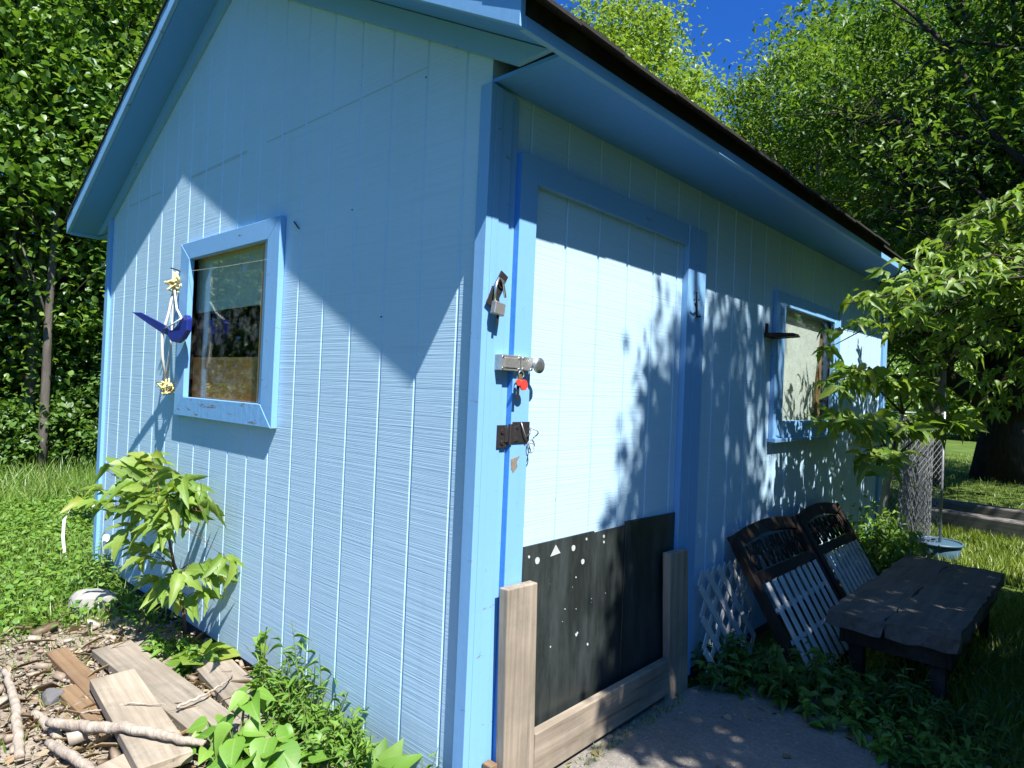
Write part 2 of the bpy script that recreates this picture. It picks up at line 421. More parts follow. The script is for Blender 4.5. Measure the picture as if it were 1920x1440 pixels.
def tree(name, label, base, trunk, r0, crowns, nclus, per, leaf, mat, barkm, seed, group=None, sigma=.28, limbs=26, tpl=T_FAR, cat='tree', shell=.55, wr=.85):
    """base: root point; trunk: list of points relative to base; crowns: ellipsoids (x,y,z,rx,ry,rz) relative to base"""
    rng = np.random.default_rng(seed)
    root = empty(name, base, label, cat, group)
    mb = MB(); k = len(trunk)
    mb.tube(trunk, [r0 * (1.25 if i == 0 else 1) * (1 - .82 * i / (k - 1)) for i in range(k)], 10)
    vol = np.array([c[3] * c[4] * c[5] for c in crowns]); ci = rng.choice(len(crowns), nclus, p=vol / vol.sum())
    cr = np.array(crowns)[ci]
    d = unit(rng.normal(0, 1, (nclus, 3))); rad = rng.uniform(0, 1, (nclus, 1)) ** (1 / 3)
    rad = rad * (1 - shell) + shell * rng.uniform(.75, 1.05, (nclus, 1)) * rad ** .3
    C = cr[:, :3] + d * rad * cr[:, 3:6]
    C = C[C[:, 2] > .15]
    tp = np.array(trunk)
    for q in C[rng.permutation(len(C))[:limbs]]:
        ok = [i for i in range(1, k) if tp[i][2] < q[2]] or [min(1, k - 1)]
        i = ok[int(rng.integers(max(0, len(ok) - 3), len(ok)))]
        ra = r0 * (1 - .82 * i / (k - 1)) * .5
        path = bent(tp[i], q, rng, 5, .12)
        mb.tube(path, [max(.006, ra * (1 - .85 * j / 5)) for j in range(6)], 6, False)
    mb.build('trunk', barkm, root, smooth=True)
    n = len(C) * per
    sg = sigma * rng.uniform(.6, 1.5, (len(C), 1))
    Pp = np.repeat(C, per, 0) + rng.normal(0, 1, (n, 3)) * np.repeat(sg, per, 0) * np.array([1, 1, .7])
    D, Nn = leaf_dirs(n, rng)
    L = leaf * rng.uniform(.6, 1.3, n)
    leaves('crown', Pp, D, Nn, L, L * wr, mat, root, (0, 0, 0), tpl)
    return root

# ------------------------------------------------------------------ camera, light, sky
cam = bpy.data.cameras.new('camera'); co = bpy.data.objects.new('camera', cam); COL.objects.link(co)
az, pit, rol = 7.41350596e-01, 9.06938432e-03, 4.24636621e-02
f = Vector((-math.sin(az) * math.cos(pit), math.cos(az) * math.cos(pit), math.sin(pit)))
rt = Vector((math.cos(az), math.sin(az), 0)); up = rt.cross(f)
rt2 = rt * math.cos(rol) + up * math.sin(rol); up2 = rt2.cross(f)
mw = Matrix((rt2, up2, -f)).transposed().to_4x4(); mw.translation = Vector((1.50031565, -1.45519627, 1.30055108))
co.matrix_world = mw
cam.sensor_width = 36; cam.lens = 1232.27402 / 1920 * 36; cam.clip_start = .02; cam.clip_end = 500
scene.camera = co

SUN = Vector((-.635, .2, -.96)).normalized()
sl = bpy.data.lights.new('sun', 'SUN'); sl.energy = 5.0; sl.angle = math.radians(.53); sl.color = (1.0, .97, .92)
so = bpy.data.objects.new('sun', sl); COL.objects.link(so); so.location = (6, -3, 10)
so.rotation_euler = SUN.to_track_quat('-Z', 'Y').to_euler()
w = bpy.data.worlds.new('World'); scene.world = w; w.use_nodes = True
nt = w.node_tree; bg = nt.nodes['Background']
sky = nt.nodes.new('ShaderNodeTexSky'); sky.sky_type = 'NISHITA'; sky.sun_disc = False
sky.sun_elevation = math.asin(-SUN.z); sky.sun_rotation = math.atan2(-SUN.x, -SUN.y)
sky.air_density = 1.0; sky.dust_density = 2.2; sky.ozone_density = 1.5
nt.links.new(mixc(nt, 1.0, sky.outputs[0], (.16, .58, 1.42), 'MULTIPLY'), bg.inputs['Color']); bg.inputs['Strength'].default_value = .06
vs = scene.view_settings; vs.view_transform = 'Standard'; vs.look = 'None'; vs.exposure = 1.28; vs.gamma = 1

# ------------------------------------------------------------------ ground
def sheet(name, pts, z, mat, kind='structure'):
    n = len(pts)
    mb = MB(); mb.add([(x, y, z) for x, y in pts], [tuple(range(n))])
    return tag(mb.build(name, mat), kind=kind)

def blob(cx, cy, rx, ry, n=60, seed=1, amp=.12):
    r = np.random.default_rng(seed); ph = r.uniform(0, 6.28, 6)
    out = []
    for i in range(n):
        t = 2 * math.pi * i / n
        k = 1 + sum(amp / (j + 1) * math.sin((j + 2) * t + ph[j]) for j in range(6)) + r.normal(0, .02)
        out.append((cx + rx * k * math.cos(t), cy + ry * k * math.sin(t)))
    return out
mb = MB(); S = 160
xs = np.concatenate([[-S, -60, -30], np.linspace(-15, 8, 60), [20, 60, S]]); ys = np.concatenate([[-S, -40, -15], np.linspace(-6, 20, 60), [40, 80, S]])
gr = np.random.default_rng(3)
vv = [(x, y, G + (gr.uniform(-.012, .002) if -15 < x < 8 and -6 < y < 20 else 0)) for y in ys for x in xs]
nx = len(xs)
mb.add(vv, [(j * nx + i, j * nx + i + 1, (j + 1) * nx + i + 1, (j + 1) * nx + i) for j in range(len(ys) - 1) for i in range(nx - 1)])
tag(mb.build('ground', M['ground'], smooth=True), kind='structure')
sheet('dirt_patch', blob(-1.0, -.55, 1.75, .75, seed=5), G + .006, M['dirt'])
mb = MB(); mb.prism([(x, y, G - .05) for x, y in blob(.46, .15, .66, 1.50, 80, 9, .07)], (0, 0, .085))
tag(mb.build('concrete_path', M['slab'], bevel=.012), kind='structure')

# ------------------------------------------------------------------ the shed
X0, X1 = -3.66, .03          # left and right wall planes
Y0, Y1 = 0.0, 4.88           # front and back wall planes
RX = (X0 + X1) / 2           # ridge
PITCH = .527
def soff_z(x): return 3.390 - PITCH * abs(x - RX)      # underside of the rake soffit
shed = empty('garden_shed', (RX, Y0, G), 'light blue wooden garden shed with a gable end, plank door and dark shingle roof', 'shed')
OFF = (RX, Y0, G)
def B(mb, name, mat, parent=shed, bevel=0, smooth=False): return mb.build(name, mat, parent, OFF, bevel, smooth)

# grooved plywood walls: a profile run through breaks, real recesses at the grooves
def siding_profile(a, b, first, step, gw=.011, gd=.008, nails=True):
    pts = [(a, 0)]; c = first
    while c < b - .02:
        if c > a + .02:
            pts += [(c - .009, 0), (c - .003, .005), (c + .004, .0055), (c + .0055, 0)]
        c += step
    pts.append((b, 0)); return pts

def wall_front(mb, hole, top):
    pr = siding_profile(X0, X1, -3.66 + .2, .2032)
    first = -.0856 - 17 * .2032
    pr = siding_profile(X0, X1, first, .2032)
    hx0, hx1, hz0, hz1 = hole
    brk = []
    for p in pr: brk.append(p)
    xs_ = sorted(set([p[0] for p in pr] + [hx0, hx1, RX]))
    def dep(x):
        for (a, da), (b, db) in zip(pr, pr[1:]):
            if a <= x <= b: return da + (db - da) * (x - a) / max(b - a, 1e-9)
        return 0
    for a, b in zip(xs_, xs_[1:]):
        da, db = dep(a), dep(b)
        segs = [(0, None)] if not (a >= hx0 - 1e-6 and b <= hx1 + 1e-6) else [(0, hz0), (hz1, None)]
        for z0, z1 in segs:
            za = top(a) if z1 is None else z1; zb = top(b) if z1 is None else z1
            mb.add([(a, Y0 + da, z0), (b, Y0 + db, z0), (b, Y0 + db, zb), (a, Y0 + da, za)], [(0, 1, 2, 3)])

mb = MB(); wall_front(mb, (-2.32, -1.42, 1.165, 1.96), lambda x: soff_z(x) + .02)
wf = B(mb, 'wall', M['siding']); wf['label'] = 'grooved gable wall with the small window'
# side wall with door opening left closed behind the door panel, and a window hole
def wall_side(mb, x, hole, first, flip=1):
    pr = siding_profile(Y0 + .002, Y1, first, .2032)
    hy0, hy1, hz0, hz1 = hole
    ys_ = sorted(set([p[0] for p in pr] + [hy0, hy1]))
    def dep(y):
        for (a, da), (b, db) in zip(pr, pr[1:]):
            if a <= y <= b: return da + (db - da) * (y - a) / max(b - a, 1e-9)
        return 0
    for a, b in zip(ys_, ys_[1:]):
        da, db = dep(a), dep(b)
        segs = [(0, 2.42)] if not (a >= hy0 - 1e-6 and b <= hy1 + 1e-6) else [(0, hz0), (hz1, 2.42)]
        for z0, z1 in segs:
            mb.add([(x - flip * da, a, z0), (x - flip * db, b, z0), (x - flip * db, b, z1), (x - flip * da, a, z1)], [(0, 1, 2, 3)])
mb = MB(); wall_side(mb, X1, (2.50, 3.44, 1.16, 1.88), .4 - .2032)
ws = B(mb, 'wall', M['siding']); ws['label'] = 'grooved side wall with the door and window'
mb = MB(); wall_side(mb, X0, (2.0, 2.0, 1, 1.1), .3, -1); B(mb, 'wall', M['siding'])
mb = MB(); mb.add([(X0, Y1, 0), (X1, Y1, 0), (X1, Y1, soff_z(X1)), (RX, Y1, soff_z(RX)), (X0, Y1, soff_z(X0))], [(0, 1, 2, 3, 4)]); B(mb, 'wall', M['siding'])
# dark floor and standing sheets added inside so the room reads dark
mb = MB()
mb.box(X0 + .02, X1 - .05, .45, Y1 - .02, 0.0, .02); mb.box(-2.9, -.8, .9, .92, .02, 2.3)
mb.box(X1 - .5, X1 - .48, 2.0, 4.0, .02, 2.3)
B(mb, 'dark_backing', M['interior'])
mb = MB(); mb.box(X0 + .015, X1 - .015, .015, Y1 - .015, G - .02, -.001); B(mb, 'base_board', M['foundation'])

# corner boards
mb = MB()
mb.box(.000, .050, -.021, .004, G + .01, 2.258)          # edge of the front corner board
mb.box(.0305, .0505, .0045, .034, G + .01, 2.255)
o = B(mb, 'corner_board', M['trim'], bevel=.002)
mb = MB(); mb.box(.0305, .047, .0355, .085, G + .01, 2.252); mb.box(.0305, .041, .0862, .118, G + .05, 2.249); B(mb, 'corner_board', M['trim'], bevel=.002)
mb = MB(); mb.box(X0 - .022, X0 + .045, -.02, .002, .0, 2.36); B(mb, 'corner_board', M['trim'], bevel=.002)
mb = MB(); mb.box(.0305, .05, Y1 - .1, Y1 + .02, 0, 2.24); B(mb, 'corner_board', M['trim'], bevel=.002)

# frieze boards under the rake, on the gable wall
FH = .088
mb = MB()
yb0, yb1 = -.022, -.001
xe = .275
zt = lambda x: soff_z(x) - .002
mb.prism([(RX + .001, yb0, zt(RX)), (xe, yb0, zt(xe)), (xe - .13, yb0, zt(xe) - .005), (RX + .001, yb0, zt(RX) - FH * 1.12)], (0, yb1 - yb0, 0))
B(mb, 'frieze_board', M['trim'])
xl = X0 - .245
mb = MB()
mb.prism([(RX - .001, yb0, zt(RX)), (xl, yb0, zt(xl)), (xl + .13, yb0, zt(xl) - .005), (RX - .001, yb0, zt(RX) - FH * 1.12)], (0, yb1 - yb0, 0))
B(mb, 'frieze_board', M['trim'])

# roof: shingles as overlapping courses, boards under them
EX1, EXL, RY0, RY1 = .325, -3.945, -.20, 5.12
def eave_z(y): return 2.262 + .010 * (y + .2)
roofb = MB()
def slope(mb, sgn, x_e, xr=RX, y0=RY0 - .007, y1=RY1 + .02):
    rr = np.random.default_rng(11 + sgn)
    n = 16; tz = .055
    for i in range(n):
        a, b = i / n, (i + 1.25) / n
        b = min(b, 1.0)
        xa = x_e + (xr - x_e) * a; xb = x_e + (xr - x_e) * b
        y = y0
        while y < y1:
            wd = rr.uniform(.16, .34); ye = min(y + wd, y1); j = rr.uniform(-.012, .012); lift = rr.uniform(0, .011)
            th = .012
            if i == 0: j = sgn * ((.0 if y < 3.2 else -.030) - rr.uniform(-.002, .005)) ; lift *= .5
            za = soff_z(xa) + .092 + lift + .012; zb = soff_z(xb) + .092 + lift * .3 + .002
            ez = .010 * (y + .2) * (1 - a) if sgn > 0 else 0
            za += ez; zb += ez * .9
            mb.hexa([(xa + j, y - .0015, za - th), (xb, y - .0015, zb - th), (xa + j, ye + .0015, za - th), (xb, ye + .0015, zb - th),
                     (xa + j, y - .0015, za), (xb, y - .0015, zb), (xa + j, ye + .0015, za), (xb, ye + .0015, zb)])
            y = ye
slope(roofb, 1, EX1 + .05); slope(roofb, -1, EXL - .028)
roofb.beam((RX, RY0 - .008, soff_z(RX) + .125), (RX, RY1 + .02, soff_z(RX) + .125), .16, .02)
roof = B(roofb, 'roof', M['shingle'])
# decking (also the sloping rake soffit seen from below)
mb = MB()
for sgn, xe_ in ((1, EX1 - .005), (-1, EXL + .005)):
    dz = .010 * 5.3 if sgn > 0 else 0
    a = [(RX, RY0 + .022, soff_z(RX)), (xe_, RY0 + .022, soff_z(xe_)), (RX, RY1, soff_z(RX)), (xe_, RY1, soff_z(xe_) + dz)]
    mb.hexa([a[0], a[1], a[2], a[3]] + [(x, y, z + .086) for x, y, z in a])
B(mb, 'rake_soffit', M['soffit'], roof)
# rake boards (front)
for sgn, xe_ in ((1, EX1), (-1, EXL)):
    mb = MB(); zt_, zb_ = .098, .0
    mb.prism([(RX, RY0, soff_z(RX) + zt_), (xe_, RY0, soff_z(xe_) + zt_), (xe_, RY0, soff_z(xe_) - .004), (RX, RY0, soff_z(RX) + zb_)], (0, .0205, 0))
    B(mb, 'rake_board', M['trim'], roof, bevel=.002)
# boxed eave: level soffit, blue lower lip, bare dark fascia above
for x_w, x_e, s in ((X1, EX1, 1), (X0, EXL, -1)):
    k = 1 if s > 0 else 0
    mb = MB(); z0, z1 = eave_z(RY0), 2.262 + (.010 * 5.3 if s > 0 else 0)
    xa, xb = x_w + s * .002, x_e - s * .022
    mb.hexa([(xa, -.0005, z0 + .004), (xb, -.0005, z0 + .004), (xa, RY1, z1 + .004), (xb, RY1, z1 + .004),
             (xa, -.0005, z0 + .016), (xb, -.0005, z0 + .016), (xa, RY1, z1 + .016), (xb, RY1, z1 + .016)])
    B(mb, 'eave_soffit', M['soffit'], roof)
    mb = MB(); xa, xb = x_e - s * .021, x_e
    mb.hexa([(xa, RY0 + .021, z0 - .002), (xb, RY0 + .021, z0 - .002), (xa, RY1, z1 - .002), (xb, RY1, z1 - .002),
             (xa, RY0 + .021, z0 + .034), (xb, RY0 + .021, z0 + .034), (xa, RY1, z1 + .034), (xb, RY1, z1 + .034)])
    B(mb, 'eave_lip', M['trim'], roof, bevel=.002)
    mb = MB(); xb = x_e - s * .002; xa = xb - s * .018
    mb.hexa([(xa, RY0 + .021, z0 + .0345), (xb, RY0 + .021, z0 + .0345), (xa, RY1, z1 + .0345), (xb, RY1, z1 + .0345),
             (xa, RY0 + .021, z0 + .092), (xb, RY0 + .021, z0 + .092), (xa, RY1, z1 + .090), (xb, RY1, z1 + .090)])
    B(mb, 'fascia', M['fascia_bare'], roof)

# gable window: mitred frame, deep reveal, pane, cloth, plywood, stud
fx0, fx1, fz0, fz1 = -2.335, -1.232, 1.085, 2.03
ix0, ix1, iz0, iz1 = -2.215, -1.342, 1.188, 1.936
win = MB()
def mitre(mb, a, b, c, d, y0, y1):
    mb.prism([(a[0], y0, a[1]), (b[0], y0, b[1]), (c[0], y0, c[1]), (d[0], y0, d[1])], (0, y1 - y0, 0))
g = .0012
mitre(win, (fx0, fz0), (fx0, fz1), (ix0, iz1), (ix0, iz0), -.030, -.001)
mitre(win, (fx1, fz1), (fx1, fz0), (ix1, iz0), (ix1, iz1), -.030, -.001)
mitre(win, (fx0 + g, fz1), (fx1 - g, fz1), (ix1 - g, iz1), (ix0 + g, iz1), -.0285, -.001)
winf = B(win, 'window_frame', M['trim'], bevel=.003); winf['label'] = 'square frame of the gable window'
mb = MB(); mitre(mb, (fx0 + g, fz0), (ix0 + g, iz0), (ix1 - g, iz0), (fx1 - g, fz0), -.032, -.001)
sl_ = B(mb, 'sill', M['trim_worn'], winf, bevel=.003); sl_['label'] = 'bottom frame board with peeling paint'
mb = MB()
mb.box(ix0 - .105, ix0 - .085, .0, .05, 1.165, 1.96); mb.box(ix1 - .078, ix1 - .0, .0, .05, 1.165, 1.96) if False else None
mb.box(-2.318, -2.30, .001, .05, 1.167, 1.958); mb.box(-1.44, -1.422, .001, .05, 1.167, 1.958)
mb.box(-2.2995, -1.4405, .001, .05, 1.167, 1.18); mb.box(-2.2995, -1.4405, .001, .05, 1.945, 1.958)
B(mb, 'sash', M['stud'], winf)
mb = MB(); mb.box(-2.2985, -1.4415, .030, .034, 1.1805, 1.9445); B(mb, 'pane', M['glass'], winf)
mb = MB()
nn = 22
for i in range(nn):
    for a in (0,):
        xa = -2.275 + .83 * i / nn; xb = -2.275 + .83 * (i + 1) / nn
        wa = .012 * math.sin(i * 1.1) ; wb = .012 * math.sin((i + 1) * 1.1)
        za = 1.652 + .008 * i / nn; zb = 1.652 + .008 * (i + 1) / nn
        mb.add([(xa, .044 + wa * .2, za), (xb, .044 + wb * .2, zb), (xb, .042 + wb * .1, 1.99), (xa, .042 + wa * .1, 1.99)], [(0, 1, 2, 3)])
bl = B(mb, 'blind', M['blind'], winf); sm = bl.modifiers.new('thick', 'SOLIDIFY'); sm.thickness = .003
mb = MB(); mb.box(-2.42, -1.36, .050, .062, 1.10, 1.407); B(mb, 'plywood_board', M['plywood'], winf)
mb = MB(); mb.box(-2.42, -2.30, .092, .13, 1.0, 2.1); mb.prism([(-2.30, .10, 1.40), (-2.262, .10, 1.40), (-2.30, .10, 1.62)], (0, .03, 0)); B(mb, 'stud', M['stud'], winf)

# side window
win2 = MB(); xf0, xf1 = X1 + .001, X1 + .028
def mitre_y(mb, a, b, c, d, x0, x1): mb.prism([(x0, *a), (x0, *b), (x0, *c), (x0, *d)], (x1 - x0, 0, 0))
oy0, oy1, oz0, oz1, jy0, jy1, jz0, jz1 = 2.362, 3.56, 1.085, 1.945, 2.50, 3.43, 1.185, 1.865
mitre_y(win2, (oy0, oz0), (oy0, oz1), (jy0, jz1), (jy0, jz0), xf0, xf1)
mitre_y(win2, (oy1, oz1), (oy1, oz0), (jy1, jz0), (jy1, jz1), xf0, xf1)
mitre_y(win2, (oy0 + g, oz1), (oy1 - g, oz1), (jy1 - g, jz1), (jy0 + g, jz1), xf0, xf1 - .0015)
mitre_y(win2, (oy0 + g, oz0), (jy0 + g, jz0), (jy1 - g, jz0), (oy1 - g, oz0), xf0, xf1 - .0015)
w2 = B(win2, 'window_frame', M['trim'], bevel=.003); w2['label'] = 'frame of the side window by the branch'
mb = MB(); mb.box(X1 + .001, X1 + .05, 2.345, 3.57, 1.062, 1.084); B(mb, 'sill', M['trim'], w2, bevel=.002)
mb = MB(); mb.box(X1 - .010, X1 - .006, 2.505, 3.435, 1.165, 1.875); B(mb, 'pane', M['glass'], w2)
mb = MB(); mb.prism([(X1 - .03, 2.48, 1.15), (X1 - .03, 3.16, 1.15), (X1 - .03, 3.335, 1.90), (X1 - .03, 2.48, 1.90)], (-.003, 0, 0)); B(mb, 'blind', M['blind_white'], w2)
mb = MB(); mb.box(X1 - .09, X1 - .05, 3.33, 3.42, 1.0, 2.0); B(mb, 'stud', M['stud'], w2)
mb = MB(); mb.hexa([(X1 + .001, 2.245, 1.66), (X1 + .17, 2.255, 1.664), (X1 + .001, 2.39, 1.66), (X1 + .165, 2.36, 1.664),
                    (X1 + .001, 2.245, 1.688), (X1 + .16, 2.258, 1.682), (X1 + .001, 2.39, 1.688), (X1 + .15, 2.36, 1.684)])
mb.box(X1 + .001, X1 + .016, 2.255, 2.27, 1.6885, 1.74)
B(mb, 'shelf_bracket', M['wood_dark'], bevel=.003)

# door
DX = .036
door = MB()
pr = siding_profile(.125, 1.285, .4 - .0, .2032)
for (a, da), (b, db) in zip(pr, pr[1:]):
    door.add([(DX - da, a, .03), (DX - db, b, .03), (DX - db, b, 2.07), (DX - da, a, 2.07)], [(0, 1, 2, 3)])
dr = B(door, 'door', M['siding']); dr['label'] = 'pale grooved plank door with darker blue edging'
mb = MB(); mb.box(.0365, .061, .121, .206, .03, 2.079); B(mb, 'door_stile', M['trim'], dr, bevel=.002)
mb = MB(); mb.box(.0365, .0598, .2065, 1.2645, 1.993, 2.081); B(mb, 'door_rail', M['trim'], dr, bevel=.002)
mb = MB(); mb.box(.0365, .066, 1.265, 1.346, .03, 2.084); B(mb, 'door_stile', M['trim'], dr, bevel=.002)
mb = MB(); mb.box(.0305, .0657, 1.3475, 1.437, .0, 2.083); B(mb, 'jamb_board', M['trim'], bevel=.002)
mb = MB(); mb.box(.0315, .0605, .1188, .1207, .03, 2.078); mb.box(.0306, .033, .1182, .1187, .03, 2.07); B(mb, 'door_edge', M['deep_blue'], dr)
mb = MB(); mb.mi = 0
mb.prism([(.040, .2265, .105), (.040, .848, .105), (.040, .848, .770), (.040, .640, .767), (.040, .634, .774), (.040, .2265, .772)], (.006, 0, 0))
mb.mi = 1
def disc(mb, y, z, r, x=.0465, n=14): mb.prism([(x, y + r * math.cos(t), z + r * math.sin(t)) for t in [2 * math.pi * i / n for i in range(n)]], (.0012, 0, 0))
for y, z, r in ((.300, .715, .012), (.505, .728, .011), (.567, .668, .010), (.255, .735, .005), (.585, .75, .005), (.70, .745, .006), (.702, .722, .005), (.545, .40, .006), (.552, .405, .004), (.62, .345, .005)): disc(mb, y, z, r)
mb.prism([(.0465, .372, .718), (.0465, .428, .722), (.0465, .40, .755)], (.0012, 0, 0))
for i in range(9):
    y = random.gauss(.50, .12); z = random.gauss(.45, .12)
    if .25 < y < .83 and .15 < z < .74: disc(mb, y, z, random.uniform(.0012, .0035), n=6)
kp = B(mb, 'kick_panel', [M['black_panel'], M['old_white']], dr)
mb = MB(); mb.prism([(.040, .852, .105), (.040, 1.262, .105), (.040, 1.262, .778), (.040, .856, .786)], (.009, 0, 0)); B(mb, 'kick_panel', M['black_panel'], dr, bevel=.002)

# door hardware
mb = MB()   # open hasp on the corner board, folded up
a = Vector((.066, .055, 1.668)); b = Vector((.060, -.002, 1.560))
mb.beam(a, b, .036, .004, (1, 0, 0)); mb.beam((.056, .03, 1.62), (.056, .012, 1.575), .03, .014, (1, 0, 0))
mb.tube([(.068, .038 + .011 * math.cos(t), 1.635 + .014 * math.sin(t)) for t in np.linspace(0, 6.3, 13)], .003, 6)
B(mb, 'hasp', M['rust_metal'], bevel=.001)
mb = MB()   # rim latch with a flat handle
mb.box(.0475, .078, .046, .134, 1.362, 1.412); mb.box(.078, .081, .058, .122, 1.371, 1.403)
mb.box(.0615, .084, .136, .190, 1.366, 1.410)
mb.tube([(.066, .140, 1.36), (.066, .140, 1.415)], .006, 8)
o = B(mb, 'latch', M['metal'], bevel=.002)
mb = MB(); ks = [(.0615, .008), (.088, .008), (.090, .022), (.096, .027), (.101, .026), (.103, .010)]
mb.tube([(x, .205, 1.385) for x, r in ks], [r for x, r in ks], 20); B(mb, 'door_knob', M['chrome'], o, smooth=True)
mb = MB()   # dark strap hasp lower down
mb.box(.0475, .052, .068, .113, 1.112, 1.186); mb.box(.0615, .066, .126, .208, 1.128, 1.197)
mb.tube([(.060, .119, 1.122), (.060, .119, 1.19)], .007, 8)
mb.beam((.052, .100, 1.155), (.068, .140, 1.158), .05, .004, (1, 0, 0))
for y, z in ((.09, 1.165), (.09, 1.13)): mb.tube([(.052, y, z), (.0555, y, z)], .008, 8)
for y, z in ((.145, 1.18), (.145, 1.14)): mb.tube([(.066, y, z), (.069, y, z)], .006, 8)
B(mb, 'hasp', M['rust_metal'], bevel=.001)
for y, z, x in ((.052, 1.369, .0782), (.128, 1.369, .0782), (.052, 1.405, .0782), (.128, 1.405, .0782), (.142, 1.371, .0842), (.183, 1.371, .0842), (.142, 1.405, .0842)):
    mb = MB(); mb.tube([(x - .001, y, z), (x + .0018, y, z)], .0035, 8); B(mb, 'screw', M['chrome'], o)
mb = MB(); mb.tube([(.068 + .012 * math.sin(3 * t), .218 + .022 * math.cos(t), 1.15 + .026 * math.sin(t)) for t in np.linspace(0, 6.28, 20)], .0025, 6)
mb.tube([(.07, .214 + .017 * math.cos(t), 1.115 + .022 * math.sin(t)) for t in np.linspace(0, 6.28, 18)], .0022, 6)
mb.tube([(.07, .16, 1.195), (.075, .172, 1.16), (.072, .19, 1.135)], .0025, 6)
tag(mb.build('wire_ring', M['wire'], smooth=True), 'twisted loops of grey wire hanging from the lower dark hasp', 'wire')
mb = MB()   # hook on the jamb
mb.tube([(.068, 1.346, 1.79), (.070, 1.348, 1.735), (.070, 1.350, 1.69), (.074, 1.352, 1.67)], .004, 6)
mb.tube([(.070, 1.350, 1.700), (.085, 1.315, 1.71), (.092, 1.285, 1.728)], .004, 6)
mb.tube([(.070, 1.350, 1.676), (.08, 1.37, 1.678)], .004, 6)
for y, z in ((1.325, 1.752), (1.372, 1.757)): mb.tube([(.0655, y, z), (.0685, y, z)], .004, 8)
B(mb, 'hook', M['rust_metal'])
mb = MB()   # patch of bare wood below the hasp
mb.prism([(.0612, .126, 1.075), (.0612, .170, 1.085), (.0612, .155, 1.066), (.0612, .160, 1.05), (.0612, .140, 1.030), (.0612, .128, 1.045)], (.0008, 0, 0)); B(mb, 'bare_patch', M['wood_grey2'], dr)
# nails and rust line in the gable
mb = MB()
for x, z in ((-.72, 1.98), (-.3, 2.38), (-.5, 1.55)):
    mb = MB(); mb.tube([(x, -.003, z), (x, .002, z)], .0028, 6); B(mb, 'nail', M['rust_metal'])
mb = MB(); mb.tube([(-1.16, -.004, 1.995), (-1.10, -.012, 1.955)], .003, 6)
B(mb, 'nail', M['rust_metal'])
m, nt, out = new_mat('tan_stain')
c = mixc(nt, noise(nt, coords(nt, (9, 1, 9)), 1.0, 4), (.30, .38, .40), (.34, .52, .66)); bsdf(nt, out, c, .6, .2)
mb = MB()
zl = lambda x: 2.405 + (x + 2.6) * .004
for a, b, h in ((-3.32, -2.75, .008), (-2.35, -1.65, .016), (-1.45, -.29, .005)):
    mb = MB()
    c0 = -.0856 - 17 * .2032
    for i in range(20):
        s0 = max(a, c0 + i * .2032 + .009); s1_ = min(b, c0 + (i + 1) * .2032 - .009)
        if s1_ > s0 + .01: mb.box(s0, s1_, -.0012, .0005, zl(s0) - h / 2, zl(s0) + h / 2)
    B(mb, 'stain_line', m, wf)

# padlock hanging from the open hasp
pl = empty('padlock', (.075, .020, 1.575), 'steel padlock hanging from the open hasp on the corner board', 'padlock')
po = (.075, .020, 1.575)
mb = MB(); mb.beam((.078, .016, 1.532), (.078, .022, 1.572), .046, .020, (1, 0, 0)); mb.build('lock_body', M['metal'], pl, po, bevel=.003)
mb = MB(); mb.tube([(.076, .004, 1.575), (.076, .008, 1.625), (.074, .022, 1.648), (.074, .040, 1.642), (.078, .050, 1.590)], .0042, 8); mb.build('shackle', M['chrome'], pl, po, smooth=True)
mb = MB(); mb.beam((.078, .018, 1.503), (.078, .020, 1.532), .010, .002, (1, 0, 0)); mb.build('key', M['rust_metal'], pl, po)
# keys with a red tag
kt = empty('key_bunch', (.088, .13, 1.35), 'bunch of keys with a round red tag hanging from the silver latch', 'keys'); ko = (.088, .13, 1.35)
mb = MB(); mb.tube([(.088, .130 + .012 * math.cos(t), 1.352 + .012 * math.sin(t)) for t in np.linspace(0, 6.28, 16)], .0018, 6); mb.build('key_ring', M['chrome'], kt, ko)
mb = MB(); disc(mb, .136, 1.318, .018, .092, 18); disc(mb, .112, 1.325, .011, .090, 14); mb.v = [(x + (.004 if i % 2 else 0), y, z) for i, (x, y, z) in enumerate(mb.v)]; mb.build('red_tag', M['red'], kt, ko)
mb = MB(); mb.box(.0895, .0915, .115, .129, 1.318, 1.352); mb.build('brass_key', M['brass'], kt, ko, bevel=.0006)
mb = MB(); mb.box(.086, .088, .112, .124, 1.27, 1.315); mb.build('key', M['rust_metal'], kt, ko)

# wooden barrier in front of the door foot
bar = empty('door_barrier', (.08, .7, G), 'weathered grey wooden frame of two posts and a rail across the foot of the door', 'barrier'); bo = (.08, .7, G)
mb = MB(); mb.hexa([(.067, .110, G + .03), (.104, .110, G + .03), (.067, .262, G + .03), (.104, .262, G + .03), (.067, .090, .668), (.104, .092, .668), (.067, .240, .664), (.104, .239, .664)])
mb.build('post', M['wood_grey_z'], bar, bo, bevel=.004)
mb = MB(); mb.hexa([(.068, 1.175, G + .03), (.104, 1.175, G + .03), (.068, 1.345, G + .03), (.104, 1.345, G + .03), (.068, 1.125, .622), (.104, 1.125, .622), (.068, 1.295, .616), (.104, 1.295, .616)])
mb.build('post', M['wood_grey_z'], bar, bo, bevel=.004)
mb = MB(); mb.hexa([(.066, .2635, -.005), (.1015, .2635, -.005), (.066, 1.1735, .003), (.1015, 1.1735, .003), (.066, .2635, .151), (.1015, .2635, .151), (.066, 1.166, .156), (.1015, 1.166, .156)])
mb.build('rail', M['wood_grey_y'], bar, bo, bevel=.004)
mb = MB(); mb.box(.052, .09, .062, .094, G + .03, .115); mb.build('block', M['wood_rust'], bar, bo, bevel=.003)

